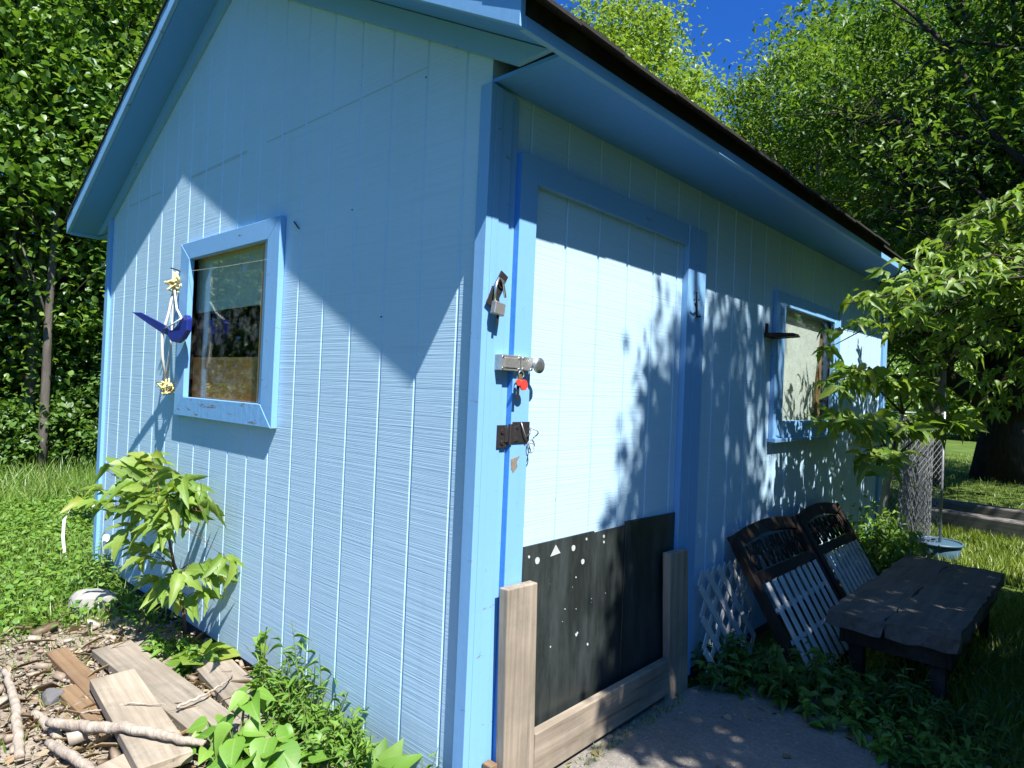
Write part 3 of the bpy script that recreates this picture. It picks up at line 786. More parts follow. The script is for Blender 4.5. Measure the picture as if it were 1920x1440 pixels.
# ------------------------------------------------------------------ things by the gable wall
orn = empty('hanging_ornament', (-2.3, -.08, 1.56), 'dark blue bird-shaped plastic ornament hanging left of the gable window', 'ornament'); oo = (-2.3, -.08, 1.56)
mb = MB()
wing = [(-2.573, -.175, 1.643), (-2.50, -.15, 1.640), (-2.40, -.115, 1.602), (-2.33, -.09, 1.574), (-2.285, -.07, 1.540), (-2.29, -.065, 1.508), (-2.36, -.09, 1.530), (-2.45, -.125, 1.575)]
mb.prism(wing, (.006, -.018, .004)); mb.build('wing', M['blue_plastic'], orn, oo, bevel=.004)
mb = MB()
body = [(-2.286, -.07, 1.540), (-2.245, -.062, 1.545), (-2.19, -.058, 1.572), (-2.145, -.055, 1.612), (-2.105, -.05, 1.622), (-2.078, -.05, 1.60), (-2.085, -.05, 1.54), (-2.13, -.055, 1.495), (-2.19, -.06, 1.475), (-2.25, -.064, 1.482), (-2.292, -.066, 1.508)]
mb.prism(body, (.004, -.03, .002)); mb.build('body', M['blue_plastic'], orn, oo, bevel=.006)
rp = empty('yellow_rope', (-2.37, -.03, 1.9), 'knotted yellow rope hanging from a nail beside the gable window', 'rope'); ro = (-2.37, -.03, 1.9)
mb = MB()
mb.tube([(-2.375, -.03, 1.880), (-2.352, -.05, 1.80), (-2.362, -.07, 1.64), (-2.355, -.10, 1.52), (-2.352, -.095, 1.40), (-2.372, -.06, 1.25)], .0075, 7)
mb.tube([(-2.362, -.035, 1.78), (-2.345, -.055, 1.66), (-2.335, -.06, 1.54), (-2.348, -.06, 1.42), (-2.368, -.06, 1.30)], .0055, 7)
mb.build('strand', M['rope_pale'], rp, ro, smooth=True)
mb = MB()
rr = np.random.default_rng(4)
def knot(mb, c, s, n=16, r=.006):
    for _ in range(n):
        d = rr.normal(0, 1, 3); d /= np.linalg.norm(d); e = rr.normal(0, 1, 3)
        c0 = np.array(c) + rr.normal(0, s * .25, 3)
        mb.tube([tuple(c0 - d * s * .5), tuple(c0 + e * s * .3), tuple(c0 + d * s * .55)], r, 6)
knot(mb, (-2.352, -.05, 1.825), .055, 12); knot(mb, (-2.352, -.05, 1.785), .05, 8)
mb.build('knot', M['rope'], rp, ro, smooth=True); mb = MB(); knot(mb, (-2.375, -.06, 1.235), .062, 22, .005)
mb.build('knot', M['rope'], rp, ro, smooth=True)
mb = MB(); mb.tube([(-2.43, -.045, 1.905), (-2.385, -.025, 1.893), (-2.35, .0, 1.87)], .004, 6); mb.build('nail', M['rust_metal'], rp, ro)
mb = MB(); mb.tube([(-2.345, -.052, 1.78), (-2.235, -.075, 1.66), (-2.125, -.09, 1.605)], .0055, 6)
mb.tube([(-2.33, -.10, 1.555), (-2.22, -.098, 1.575), (-2.12, -.095, 1.60)], .004, 6)
tag(mb.build('white_cord', M['white_plastic'], smooth=True), 'thin white cord tying the blue ornament to the rope knot', 'cord')
mb = MB(); mb.tube([(-2.2, -.034, 1.868), (-1.8, -.034, 1.852), (-1.335, -.034, 1.842)], .0009, 4)
tag(mb.build('string', M['rope_pale']), 'thin pale string stretched across the gable window glass', 'string')
mb = MB(); mb.tube([(-3.67, .05, 2.15), (-5.2, .25, 2.10), (-8.3, .9, 2.28)], .005, 6)
tag(mb.build('clothesline', M['wire'], smooth=True), 'thin wire line running from the shed corner to the woods', 'wire')

# white hose arc, stake
mb = MB(); pts = [(-3.75, .06, .32), (-3.9, .0, .36), (-4.05, -.06, .32), (-4.11, -.09, .22), (-4.08, -.10, .10), (-4.02, -.10, -.01), (-3.97, -.10, -.07)]
mb.tube(pts, .011, 8); tag(mb.build('hose', M['white_plastic'], smooth=True), 'white hose arching out of the weeds at the far shed corner', 'hose')
stk = empty('marker_stake', (-3.3, -.05, G), 'short pale stake with a white cap beside the pale rock', 'stake'); sk = (-3.3, -.05, G)
mb = MB(); mb.tube([(-3.3, -.05, G - .05), (-3.3, -.048, .12)], .009, 7); mb.build('rod', M['stem'], stk, sk)
mb = MB(); mb.tube([(-3.3, -.05, .12), (-3.3, -.05, .13), (-3.3, -.05, .24), (-3.3, -.05, .25)], [.012, .022, .020, .012], 10); mb.build('cap', M['white_plastic'], stk, sk, smooth=True)

# rocks
def rock(name, loc, s, mat, seed, label):
    import bmesh
    bm = bmesh.new(); bmesh.ops.create_icosphere(bm, subdivisions=3, radius=1)
    r = np.random.default_rng(seed); dirs = unit(r.normal(0, 1, (14, 3))); lim = r.uniform(.55, .95, 14)
    for v_ in bm.verts:
        p = np.array(v_.co)
        for d, l in zip(dirs, lim):
            t = p @ d
            if t > l: p = p - d * (t - l) * .92
        v_.co = Vector((p[0] * s[0], p[1] * s[1], p[2] * s[2]))
    me = bpy.data.meshes.new(name); bm.to_mesh(me); bm.free(); me.materials.append(mat)
    o = bpy.data.objects.new(name, me); COL.objects.link(o); o.location = loc
    return tag(o, label, 'rock')
rock('rock', (-2.80, -.25, G + .03), (.17, .12, .12), M['rock'], 3, 'large pale rounded rock in the grass near the shed corner')
rock('stone', (-1.66, -.70, G + .02), (.05, .05, .05), M['grey_rock'], 8, 'angular dark grey stone among the wood chips')
rock('stone', (-1.05, -1.0, G + .01), (.16, .10, .05), M['grey_rock'], 12, 'flat grey stone at the near edge of the dirt')

# planks
def plank(a, b, w, t, ztop, mat, label, tilt=0, zend=None):
    ax, ay = a; bx, by = b
    ln = math.hypot(bx - ax, by - ay); ang = math.atan2(by - ay, bx - ax)
    zend = ztop if zend is None else zend
    o = MB().box(0, ln, -w / 2, w / 2, -t, 0).build('plank', mat, bevel=.003)
    o.location = (ax, ay, ztop); o.rotation_euler = (tilt, -math.atan2(zend - ztop, ln), ang)
    r = np.random.default_rng(int(abs(ax) * 1000))
    for v_ in o.data.vertices: v_.co.x += r.uniform(-.008, .008); v_.co.z += r.uniform(-.002, .002)
    return tag(o, label, 'plank', 'loose planks on the dirt')
plank((-1.555, -.512), (-.76, -.585), .165, .038, .045, M['wood_grey'], 'pale weathered plank lying on top of the others with a branch across its near end', zend=.040)
plank((-2.00, -.385), (-.70, -.33), .17, .038, .004, M['wood_grey2'], 'long grey plank passing under the sapling shadow beside the topmost plank', zend=.0)
plank((-1.60, -.10), (-.62, -.20), .16, .035, -.008, M['wood_grey2'], 'grey-brown plank along the wall behind the broad-leaved weed')
plank((-2.15, -.575), (-1.2, -.555), .085, .036, -.012, M['wood_rust'], 'narrow rust-brown plank sticking out left of the topmost plank')
plank((-1.70, -.645), (-1.0, -.60), .075, .036, -.018, M['wood_rust'], 'short yellow-brown plank nearest the dry branches')
plank((-.96, -.70), (-.35, -.55), .16, .038, .002, M['wood_grey'], 'pale plank below the thick branch at the near edge')
plank((-.70, -.14), (-.10, -.13), .15, .035, -.006, M['wood_grey2'], 'grey board half hidden under the weeds near the corner post')
plank((-2.0, -.30), (-1.55, -.26), .12, .03, -.014, M['wood_grey2'], 'short dark board end under the sapling')

# dry branches
def branch(pts, rs, label, seed):
    r = np.random.default_rng(seed)
    P2 = []; R2 = []
    for i in range(len(pts) - 1):
        for k in range(9):
            t = k / 9; p = np.array(pts[i]) * (1 - t) + np.array(pts[i + 1]) * t
            P2.append(tuple(p + r.normal(0, .0018, 3))); R2.append((rs[i] * (1 - t) + rs[i + 1] * t) * r.uniform(.97, 1.03))
    P2.append(pts[-1]); R2.append(rs[-1])
    mb = MB(); mb.tube(P2, R2, 10)
    return tag(mb.build('dry_branch', M['branch'], smooth=True), label, 'branch', 'dry branches on the dirt')
branch([(-1.33, -.785, .02), (-1.16, -.70, .035), (-1.02, -.625, .062), (-.86, -.545, .066), (-.74, -.475, .060)], [.016, .020, .018, .015, .011], 'thick pale branch lying across the topmost plank', 1)
branch([(-1.26, -.80, -.02), (-1.12, -.78, -.01), (-.98, -.755, -.005), (-.82, -.74, -.01)], [.014, .018, .016, .013], 'pale branch lying just in front of the thick one', 2)
branch([(-1.98, -.80, .01), (-1.62, -.83, .0), (-1.40, -.86, -.01), (-1.22, -.89, -.02)], [.012, .016, .017, .015], 'reddish straight branch at the left edge of the dirt', 3)
branch([(-1.55, -.78, -.03), (-1.35, -.76, -.025), (-1.22, -.77, -.03)], [.016, .018, .012], 'stubby broken branch beside the grey stone', 4)
branch([(-1.42, -.66, -.02), (-1.3, -.60, .02), (-1.22, -.55, .052), (-1.12, -.46, .052)], [.004, .004, .0035, .002], 'thin forked twig lying over the topmost plank', 5)
branch([(-1.12, -.42, .03), (-1.15, -.30, .03), (-1.2, -.2, .03), (-1.3, -.12, .01)], [.006, .005, .004, .003], 'long straw-coloured twig between two grey planks', 6)

# wood chips and litter
def chips(n, seed):
    r = np.random.default_rng(seed)
    x = r.uniform(-2.6, .0, n); y = r.uniform(-1.25, .0, n)
    keep = ((x + 1.1) / 1.6) ** 2 + ((y + .5) / .72) ** 2 < r.uniform(.4, 1.15, n)
    x, y = x[keep], y[keep]; n = len(x)
    P_ = np.stack([x, y, np.full(n, G + .012) + r.uniform(0, .02, n)], 1)
    a = r.uniform(0, 6.28, n); D = np.stack([np.cos(a), np.sin(a), r.normal(0, .25, n)], 1)
    Nn = np.stack([r.normal(0, .3, n), r.normal(0, .3, n), np.ones(n)], 1)
    L = r.lognormal(-4.15, .62, n); 
    tpl = (np.array([(-.5, -.5, 0), (.5, -.5, 0), (.5, .5, 0), (-.5, .5, 0), (-.5, -.5, .22), (.5, -.5, .22), (.5, .5, .22), (-.5, .5, .22)], float), None,
           np.array([(0, 3, 2, 1), (4, 5, 6, 7), (0, 1, 5, 4), (1, 2, 6, 5), (2, 3, 7, 6), (3, 0, 4, 7)]))
    tag(leaves('wood_chips', P_, D, Nn, L, L * r.uniform(.2, .6, n), M['chip'], tpl=tpl), 'brown wood chips and bark litter scattered over the dirt', 'wood chips', kind='stuff')
chips(4800, 21)

M['litter'] = leaf_mat('dry_litter', [(.20, .14, .08), (.36, .28, .17), (.14, .09, .05), (.46, .38, .24), (.30, .20, .11)], .15, .02)
r = np.random.default_rng(23); n = 900
x = r.normal(-1.15, .62, n); y = np.minimum(r.normal(-.45, .28, n), -.02); a = r.uniform(0, 6.28, n)
P_ = np.stack([x, y, G + r.uniform(.015, .05, n)], 1); D = np.stack([np.cos(a), np.sin(a), r.normal(0, .12, n)], 1); Nn = np.stack([r.normal(0, .3, n), r.normal(0, .3, n), np.ones(n)], 1)
st_ = r.uniform(0, 1, n) < .6
L = np.where(st_, r.uniform(.06, .22, n), r.uniform(.025, .055, n)); W = np.where(st_, r.uniform(.003, .006, n), L * .8)
tag(leaves('leaf_litter', P_, D, Nn, L, W, M['litter'], tpl=T_ROUND), 'dry straw, twigs and dead leaves strewn among the planks', 'leaf litter', kind='stuff')
r = np.random.default_rng(24); n = 700
x = r.uniform(.06, 1.25, n); y = r.uniform(-.2, 1.75, n); a = r.uniform(0, 6.28, n)
P_ = np.stack([x, y, np.full(n, G + .037)], 1); D = np.stack([np.cos(a), np.sin(a), r.normal(0, .1, n)], 1); Nn = np.stack([r.normal(0, .2, n), r.normal(0, .2, n), np.ones(n)], 1)
L = r.lognormal(-4.4, .6, n)
tag(leaves('path_litter', P_, D, Nn, L, L * r.uniform(.3, .9, n), M['litter'], tpl=T_ROUND), 'bits of dry leaf and grit lying on the concrete path', 'leaf litter', kind='stuff')
# ------------------------------------------------------------------ plants near the gable
def compound_spray(r, p, d, L, leaf, n=5):
    """box-elder leaf: leaflets along a stalk; returns lists"""
    d = np.array(d, float); d /= np.linalg.norm(d); upv = np.array([0, 0, 1.0])
    s = np.cross(d, upv); s /= np.linalg.norm(s) + 1e-9; u = np.cross(s, d)
    out = []
    for i in range(n):
        if i == n - 1: q = p + d * L; dd = d
        else:
            k = i // 2; sd = 1 if i % 2 else -1
            q = p + d * L * (.45 + .3 * k); dd = d * .55 + s * sd * .85
        dd = dd + r.normal(0, .26, 3) + np.array([0, 0, -r.uniform(.0, .55)])
        nn = u + r.normal(0, .45, 3)
        out.append((q, dd, nn, leaf * r.uniform(.55, 1.25)))
    return out

def leafy_plant(name, label, base, stems, leaf, mat, seed, cat='sapling', per=12, sprayL=.10, stem_r=.006, barkm=None, tpl=T_TOOTH, wr=1.0, leafn=5, clusters_from=.35, outward=.8, group=None):
    """stems: list of polylines (world). Compound leaves leave the stems along their upper part."""
    r = np.random.default_rng(seed)
    root = empty(name, base, label, cat, group)
    mb = MB(); A = []
    for st in stems:
        st = [np.array(q, float) for q in st]; k = len(st)
        mb.tube([tuple(q) for q in st], [stem_r * (1 - .75 * i / (k - 1)) for i in range(k)], 7)
        for j in range(per):
            t = (clusters_from + (1 - clusters_from) * (j + r.uniform(0, 1)) / per) * (k - 1); t = min(t, k - 1.001)
            i = int(t); q = st[i] + (st[i + 1] - st[i]) * (t - i)
            ax = st[i + 1] - st[i]; ax /= np.linalg.norm(ax)
            a = r.uniform(0, 6.28); d = np.array([math.cos(a), math.sin(a), r.uniform(-.05, .5)]) * outward + ax * .4
            d /= np.linalg.norm(d)
            Ls = sprayL * r.uniform(.7, 1.3)
            mb.tube([tuple(q), tuple(q + d * Ls * .5 + np.array([0, 0, .01])), tuple(q + d * Ls)], [.002, .0016, .001], 5, False)
            A += compound_spray(r, q, d, Ls, leaf, leafn)
    mb.build('stem', barkm or M['twig'], root, base, smooth=True)
    Pp = np.array([a[0] for a in A]) - np.array(base); D = np.array([a[1] for a in A]); Nn = np.array([a[2] for a in A]); L = np.array([a[3] for a in A])
    leaves('foliage', Pp, D, Nn, L, L * wr, mat, root, (0, 0, 0), tpl)
    return root

sb = (-1.93, -.07, G)
st = []
tops = [(-2.78, -.22, .74), (-2.48, -.22, .83), (-2.02, -.22, .85), (-1.30, -.20, .55), (-1.50, -.17, .69), (-1.62, -.2, .80), (-2.85, -.2, .52), (-2.70, -.2, .60), (-1.85, -.24, .74), (-1.75, -.24, .66), (-1.95, -.16, .26), (-2.25, -.18, .36), (-1.5, -.16, .38), (-2.3, -.26, .70), (-2.15, -.24, .56), (-1.7, -.16, .26)]
hub = np.array((-1.90, -.14, .30)); hub2 = np.array((-1.93, -.18, .52))
for i_, tp_ in enumerate(tops):
    tp_ = np.array(tp_); h_ = hub2 if tp_[2] > .5 else (hub if tp_[2] > .3 else np.array((-1.92, -.09, .10)))
    m_ = (h_ + tp_) / 2 + np.array([0, -.02, .07])
    st.append([tuple(h_), tuple(h_ * .65 + m_ * .35 + np.array([0, 0, .02])), tuple(m_), tuple(tp_)])
sap_ = leafy_plant('box_elder_sapling', 'young box elder sapling with yellow-green leaves growing against the gable wall', sb, st, .115, M['leaf_sapling'], 31, per=4, sprayL=.12, wr=.74, clusters_from=.45, stem_r=.004, leafn=5)
mb = MB(); mb.tube([sb, (-1.92, -.09, .10), tuple(hub), tuple(hub2), (-1.95, -.2, .62)], [.011, .010, .008, .006, .004], 8)
mb.build('trunk', M['twig'], sap_, sb, smooth=True)

# foreground broad-leaved weed
def broad_weed(name, label, base, specs, mat, seed, leaf_scale=1.0, tpl=T_HEART):
    r = np.random.default_rng(seed)
    root = empty(name, base, label, 'weed'); mb = MB(); A = []
    for (p, d, L) in specs:
        p = np.array(p); b = np.array(base)
        d = np.array(d, float); d /= np.linalg.norm(d)
        mb.tube([tuple(b), tuple((b + p) / 2 + r.normal(0, .01, 3)), tuple(p)], [.0045, .0035, .002], 6, False)
        if len(specs) < 15: mb.build('stem', M['stem'], root, base, smooth=True); mb = MB()
        nn = np.array([r.normal(.15, .4), r.normal(-.3, .4), 1.0])
        A.append((p, d, nn, L * leaf_scale))
    if mb.v: mb.build('stem', M['stem'], root, base, smooth=True)
    leaves('foliage', np.array([a[0] for a in A]) - np.array(base), np.array([a[1] for a in A]), np.array([a[2] for a in A]), np.array([a[3] for a in A]), np.array([a[3] for a in A]), mat, root, tpl=tpl)
    return root
r = np.random.default_rng(77)
specs = []
for cx_, cy_, cz_, k_, rr_, lf in ((-.72, -.325, .20, 6, .03, .075), (-.655, -.40, .13, 7, .05, .085), (-.59, -.31, .10, 7, .05, .085), (-.72, -.455, .07, 6, .05, .075), (-.585, -.19, .07, 6, .05, .085), (-.49, -.46, .08, 9, .08, .085), (-.45, -.32, .04, 7, .07, .075), (-.83, -.41, .08, 5, .03, .060), (-.56, -.40, .05, 7, .08, .08)):
    a0 = r.uniform(0, 6.28)
    for i in range(k_):
        a = a0 + i * 2.4; rad = rr_ * r.uniform(.4, 1.2)
        specs.append(((cx_ + rad * math.cos(a), cy_ + rad * math.sin(a), cz_ - .012 * i + r.uniform(-.01, .01)), (math.cos(a), math.sin(a), r.uniform(-.6, .25)), lf * r.uniform(.75, 1.45)))
broad_weed('broad_leaved_weed', 'broad-leaved bright green weed in the foreground over the planks', (-.64, -.38, G), specs, M['leaf_big'], 5)
specs = []
for i in range(8):
    a = -1.2 + i * .42 + r.uniform(-.1, .1)
    specs.append(((-.27 + .02 * math.cos(a), -.13 + .02 * math.sin(a), -.03), (math.cos(a) * .6, math.sin(a) * .45 - .1, .95), r.uniform(.13, .18)))
o = broad_weed('dock_plant', 'upright dark green dock leaves at the wall near the corner post', (-.27, -.13, G), specs, M['leaf_weed'], 6, 1.0, T_NEAR)
specs = []
for i in range(9):
    a = i * .7
    specs.append(((-1.62 + .02 * math.cos(a), -.13 + .02 * math.sin(a), -.02), (math.cos(a), math.sin(a), .45), r.uniform(.14, .22)))
broad_weed('dandelion_plant', 'rosette of long pale green leaves at the foot of the sapling', (-1.62, -.13, G), specs, M['leaf_sapling'], 7, 1.0, T_NEAR)
specs = [((-1.16 + r.normal(0, .012), -.06 + r.normal(0, .01), z), (r.normal(0, .4), r.normal(-.3, .3), .8), .055) for z in np.linspace(-.02, .20, 22)]
broad_weed('mullein_spike', 'single upright leafy spike standing against the gable siding', (-1.16, -.06, G), specs, M['leaf_weed'], 8, 1.0, T_NEAR)

def weed_clump(name, label, base, rx, ry, h, n, leaf, mat, seed, tpl=T_NEAR, wr=.75, grassy=.25, group=None):
    r = np.random.default_rng(seed); root = empty(name, base, label, 'weeds', group); mb = MB(); A = []
    for i in range(n):
        a = r.uniform(0, 6.28); q = math.sqrt(r.uniform(0, 1)); b = np.array([rx * q * math.cos(a), ry * q * math.sin(a), 0])
        hh = h * r.uniform(.45, 1.15) * (1 - .35 * q); tip = b + np.array([r.normal(0, .25) * hh, r.normal(0, .25) * hh, hh])
        mid = (b + tip) / 2 + np.array([r.normal(0, .05) * hh, r.normal(0, .05) * hh, .05 * hh])
        mb.tube([tuple(b), tuple(mid), tuple(tip)], [.003, .0022, .001], 5, False)
        m_ = int(r.integers(7, 15))
        for k in range(m_):
            t = .2 + .8 * k / m_; p = b * (1 - t) ** 2 + 2 * mid * t * (1 - t) + tip * t * t
            aa = r.uniform(0, 6.28)
            A.append((p, (math.cos(aa), math.sin(aa), r.uniform(-.2, .8)), (r.normal(0, .4), r.normal(0, .4), 1), leaf * r.uniform(.6, 1.3) * (1.15 - .5 * t)))
    mb.build('stem', M['stem'], root, smooth=True)
    leaves('foliage', np.array([a[0] for a in A]), np.array([a[1] for a in A]), np.array([a[2] for a in A]), np.array([a[3] for a in A]), np.array([a[3] for a in A]) * wr, mat, root, tpl=tpl)
    return root
GW = 'weeds along the gable wall'
weed_clump('weed_clump', 'bushy fine-leaved green weeds at the wall beside the foreground broad leaves', (-.62, -.12, G), .34, .11, .24, 95, .052, M['leaf_weed'], 41, wr=.55, group=GW)
weed_clump('weed_clump', 'taller wispy weeds against the siding left of the fine-leaved clump', (-.85, -.08, G), .22, .06, .42, 18, .075, M['leaf_weed'], 42, wr=.28, group=GW)
weed_clump('weed_clump', 'curled dark weeds growing at the base of the siding by the upright spike', (-1.02, -.08, G), .12, .05, .20, 16, .07, M['leaf_weed'], 43, wr=.9, group=GW)
weed_clump('weed_clump', 'feathery weed growing right against the corner post', (-.07, -.08, G), .05, .04, .22, 12, .05, M['leaf_weed'], 44, wr=.35, group=GW)
weed_clump('weed_clump', 'low leafy weeds under the sapling stem', (-1.75, -.2, G), .22, .10, .13, 30, .06, M['leaf_weed'], 45, wr=.6, group=GW)
weed_clump('weed_clump', 'pale weeds hiding the far corner of the gable wall', (-3.35, -.08, G), .35, .12, .32, 34, .05, M['leaf_weed'], 46, wr=.6, group=GW)

# tall grass stalks at the wall
def grass_patch(name, label, pts, h, w, mat, seed, cat='grass', lean=.35):
    r = np.random.default_rng(seed); n = len(pts); P_ = np.asarray(pts)
    D = np.stack([r.normal(0, lean, n), r.normal(0, lean, n), np.ones(n)], 1)
    a = r.uniform(0, 6.28, n); Nn = np.stack([np.cos(a), np.sin(a), np.zeros(n)], 1)
    L = h * r.uniform(.45, 1.35, n)
    tpl = leaf_template([(0, .5), (.45, .42), (.8, .22), (1, 0)], .0, .28)
    o = leaves(name, P_, D, Nn, L, np.full(n, w) * r.uniform(.6, 1.3, n), mat, tpl=tpl)
    return tag(o, label, cat, kind='stuff')
r = np.random.default_rng(50)
def scatter(n, x0, x1, y0, y1, keep, z=G):
    x = r.uniform(x0, x1, n); y = r.uniform(y0, y1, n); k = keep(x, y)
    return np.stack([x[k], y[k], np.full(k.sum(), z)], 1)
def lawn_left(x, y):
    shed_ = (x > X0 - .05) & (y > -.04)
    e = ((x + 1.0) / 1.95) ** 2 + ((y + .55) / .85) ** 2
    return (~shed_) & (e > r.uniform(.50, 1.10, len(x)))
gp = np.concatenate([scatter(26000, -4.6, -2.0, -2.2, 1.0, lawn_left), scatter(30000, -9.5, -4.4, -3, 2.6, lawn_left), scatter(5000, -2.6, 0, -2.2, -1.2, lawn_left)])
grass_patch('grass', 'short green lawn grass between the dirt and the woods', gp, .085, .007, M['grass'], 51)
gp = scatter(2600, -2.6, -.2, -1.2, -.02, lambda x, y: r.uniform(0, 1, len(x)) < np.clip((-1.0 - x) * .5 + .12, 0, 1))
grass_patch('grass', 'sparse short grass coming up through the dirt', gp, .055, .005, M['grass'], 56)
gp = scatter(9000, -9.2, -6.2, -2.5, 3.0, lawn_left)
grass_patch('tall_grass', 'taller rough grass along the foot of the woods', gp, .26, .010, M['grass'], 52)
# low clover-like cover in the lawn
cv = scatter(16000, -6.5, -2.1, -1.6, .8, lawn_left); n = len(cv); cv[:, 2] += r.uniform(.02, .09, n)
D, Nn = leaf_dirs(n, r, .0, .35)
tag(leaves('ground_cover', cv, D, Nn, r.uniform(.02, .05, n), r.uniform(.02, .045, n), M['leaf_weed'], tpl=T_ROUND), 'low leafy ground cover mixed into the lawn by the shed', 'ground cover', kind='stuff')
def lawn_right(x, y):
    return (x > .15) & ~((x < 1.1) & (y < 1.7))
gp = np.concatenate([scatter(9000, .2, 2.2, 1.2, 4.6, lawn_right), scatter(26000, -1.2, 2.4, 4.95, 9.5, lambda x, y: (y > 4.95)), scatter(22000, -6, 4, 9.5, 22, lambda x, y: y > 9)])
grass_patch('grass', 'yellow-green lawn grass beyond the bench and under the trees', gp, .085, .009, M['grass_yellow'], 53)
gp = scatter(500, .02, .16, .25, 1.25, lambda x, y: x > .105, G + .034)
grass_patch('moss', 'tiny green moss and grass along the foot of the rail', gp, .022, .006, M['grass'], 54, 'moss')

# ------------------------------------------------------------------ things on the side
# leaning headboards
def headboard(y0, y1, label, top_z=.60, lean=.40, arch=.03):
    def P3(y, s, dn=0):      # s: 0 bottom..1 top along the slope, dn: off the plane
        a = Vector((.075 + lean, y, G)); b = Vector((.075, y, top_z)); d = (b - a); nrm = Vector((d.z, 0, -d.x)).normalized()
        return a + d * s + nrm * dn
    c = P3((y0 + y1) / 2, 0); root = empty('leaning_headboard', c, label, 'headboard', 'dark headboards leaning on the side wall'); off = tuple(c)
    w_ = y1 - y0
    for y in (y0, y1 - .055):
        mb = MB(); mb.hexa([P3(y, -.02, 0), P3(y, -.02, .04), P3(y + .055, -.02, 0), P3(y + .055, -.02, .04), P3(y, 1, 0), P3(y, 1, .04), P3(y + .055, 1, 0), P3(y + .055, 1, .04)])
        mb.build('stile', M['wood_dark'], root, off, bevel=.004)
    mb = MB(); k = 14; ya, yb = y0 + .0555, y1 - .0555
    for i in range(k):
        t0, t1 = i / k, (i + 1) / k
        h0 = 1 + arch / .7 * math.sin(math.pi * t0); h1 = 1 + arch / .7 * math.sin(math.pi * t1)
        p, q = ya + (yb - ya) * t0, ya + (yb - ya) * t1
        mb.hexa([P3(p, h0 - .09, .004), P3(p, h0 - .09, .036), P3(q, h1 - .09, .004), P3(q, h1 - .09, .036), P3(p, h0, .004), P3(p, h0, .036), P3(q, h1, .004), P3(q, h1, .036)])
    mb.build('arched_top', M['wood_dark'], root, off)
    for s0_, s1_ in ((.66, .73), (.0, .05)):
        mb = MB(); mb.hexa([P3(ya, s0_, .003), P3(ya, s0_, .037), P3(yb, s0_, .003), P3(yb, s0_, .037), P3(ya, s1_, .003), P3(ya, s1_, .037), P3(yb, s1_, .003), P3(yb, s1_, .037)])
        mb.build('cross_rail', M['wood_dark'], root, off, bevel=.003)
    mb = MB(); rr = np.random.default_rng(int(y0 * 100))     # carved scrollwork in the arch
    for i in range(16):
        yy = ya + (yb - ya) * (i + .5) / 16; s0 = .74; s1 = .90 + arch * .9 * math.sin(math.pi * (i + .5) / 16)
        mb.tube([tuple(P3(yy + rr.normal(0, .012), s0 + (s1 - s0) * t, .02)) for t in (0, .33, .66, 1)], .007, 6)
        c_ = (s0 + s1) / 2 + rr.uniform(-.05, .05)
        mb.tube([tuple(P3(yy + .018 * math.cos(t), c_ + .028 * math.sin(t), .02)) for t in np.linspace(0, 6.28, 10)], .005, 5)
    mb.build('scrollwork', M['wood_dark'], root, off, smooth=True)
    ns = 9
    for i in range(ns):
        yy = ya + (yb - ya) * (i + .5) / ns
        mb = MB(); mb.hexa([P3(yy - .021, .051, .042), P3(yy - .021, .051, .052), P3(yy + .021, .051, .042), P3(yy + .021, .051, .052), P3(yy - .021, .655, .042), P3(yy - .021, .655, .052), P3(yy + .021, .655, .042), P3(yy + .021, .655, .052)])
        mb.build('slat', M['old_white'], root, off, bevel=.003)
    for s in (.27, .47):
        mb = MB(); mb.hexa([P3(ya, s, .030), P3(ya, s, .041), P3(yb, s, .030), P3(yb, s, .041), P3(ya, s + .025, .030), P3(ya, s + .025, .041), P3(yb, s + .025, .030), P3(yb, s + .025, .041)])
        mb.build('slat_rail', M['old_white'], root, off)
    return root
headboard(1.75, 2.64, 'dark arched headboard with white slats leaning on the wall next to the lattice')
headboard(2.68, 3.46, 'dark arched headboard with white slats half hidden by the bush under the side window', top_z=.60)

# white lattice leaning on wall
la = empty('lattice_panel', (.09, 1.75, G), 'white diamond lattice panel leaning on the wall right of the door', 'lattice'); lo = (.09, 1.75, G)
for s in (1, -1):
    mb = MB(); ly0, ly1, lz0, lz1 = 1.455, 2.02, -.02, .47; step = .125
    xx = .075 if s > 0 else .082
    c = -1.0
    while c < 2:
        # line z = lz0 + s*(y - ly0 - c)
        pts = []
        for y, z in ((ly0, lz0 + s * (-c) * 1.15), (ly1, lz0 + s * (ly1 - ly0 - c) * 1.15)): pts.append((y, z))
        (ya, za), (yb, zb) = pts
        def clip(z): return ya + (z - za) * (yb - ya) / (zb - za)
        y_lo, y_hi = sorted((clip(lz0), clip(lz1))); y_lo = max(y_lo, ly0); y_hi = min(y_hi, ly1)
        if y_hi - y_lo > .03:
            f_ = lambda y: za + (y - ya) * (zb - za) / (yb - ya)
            zt_ = lambda z: xx + .06 * (1 - (z - lz0) / .5)
            a = (zt_(f_(y_lo)), y_lo, f_(y_lo)); b = (zt_(f_(y_hi)), y_hi, f_(y_hi))
            mb.beam(a, b, .034, .006, (1, 0, 0))
        c += step
    mb.build('slat', M['old_white'], la, lo)

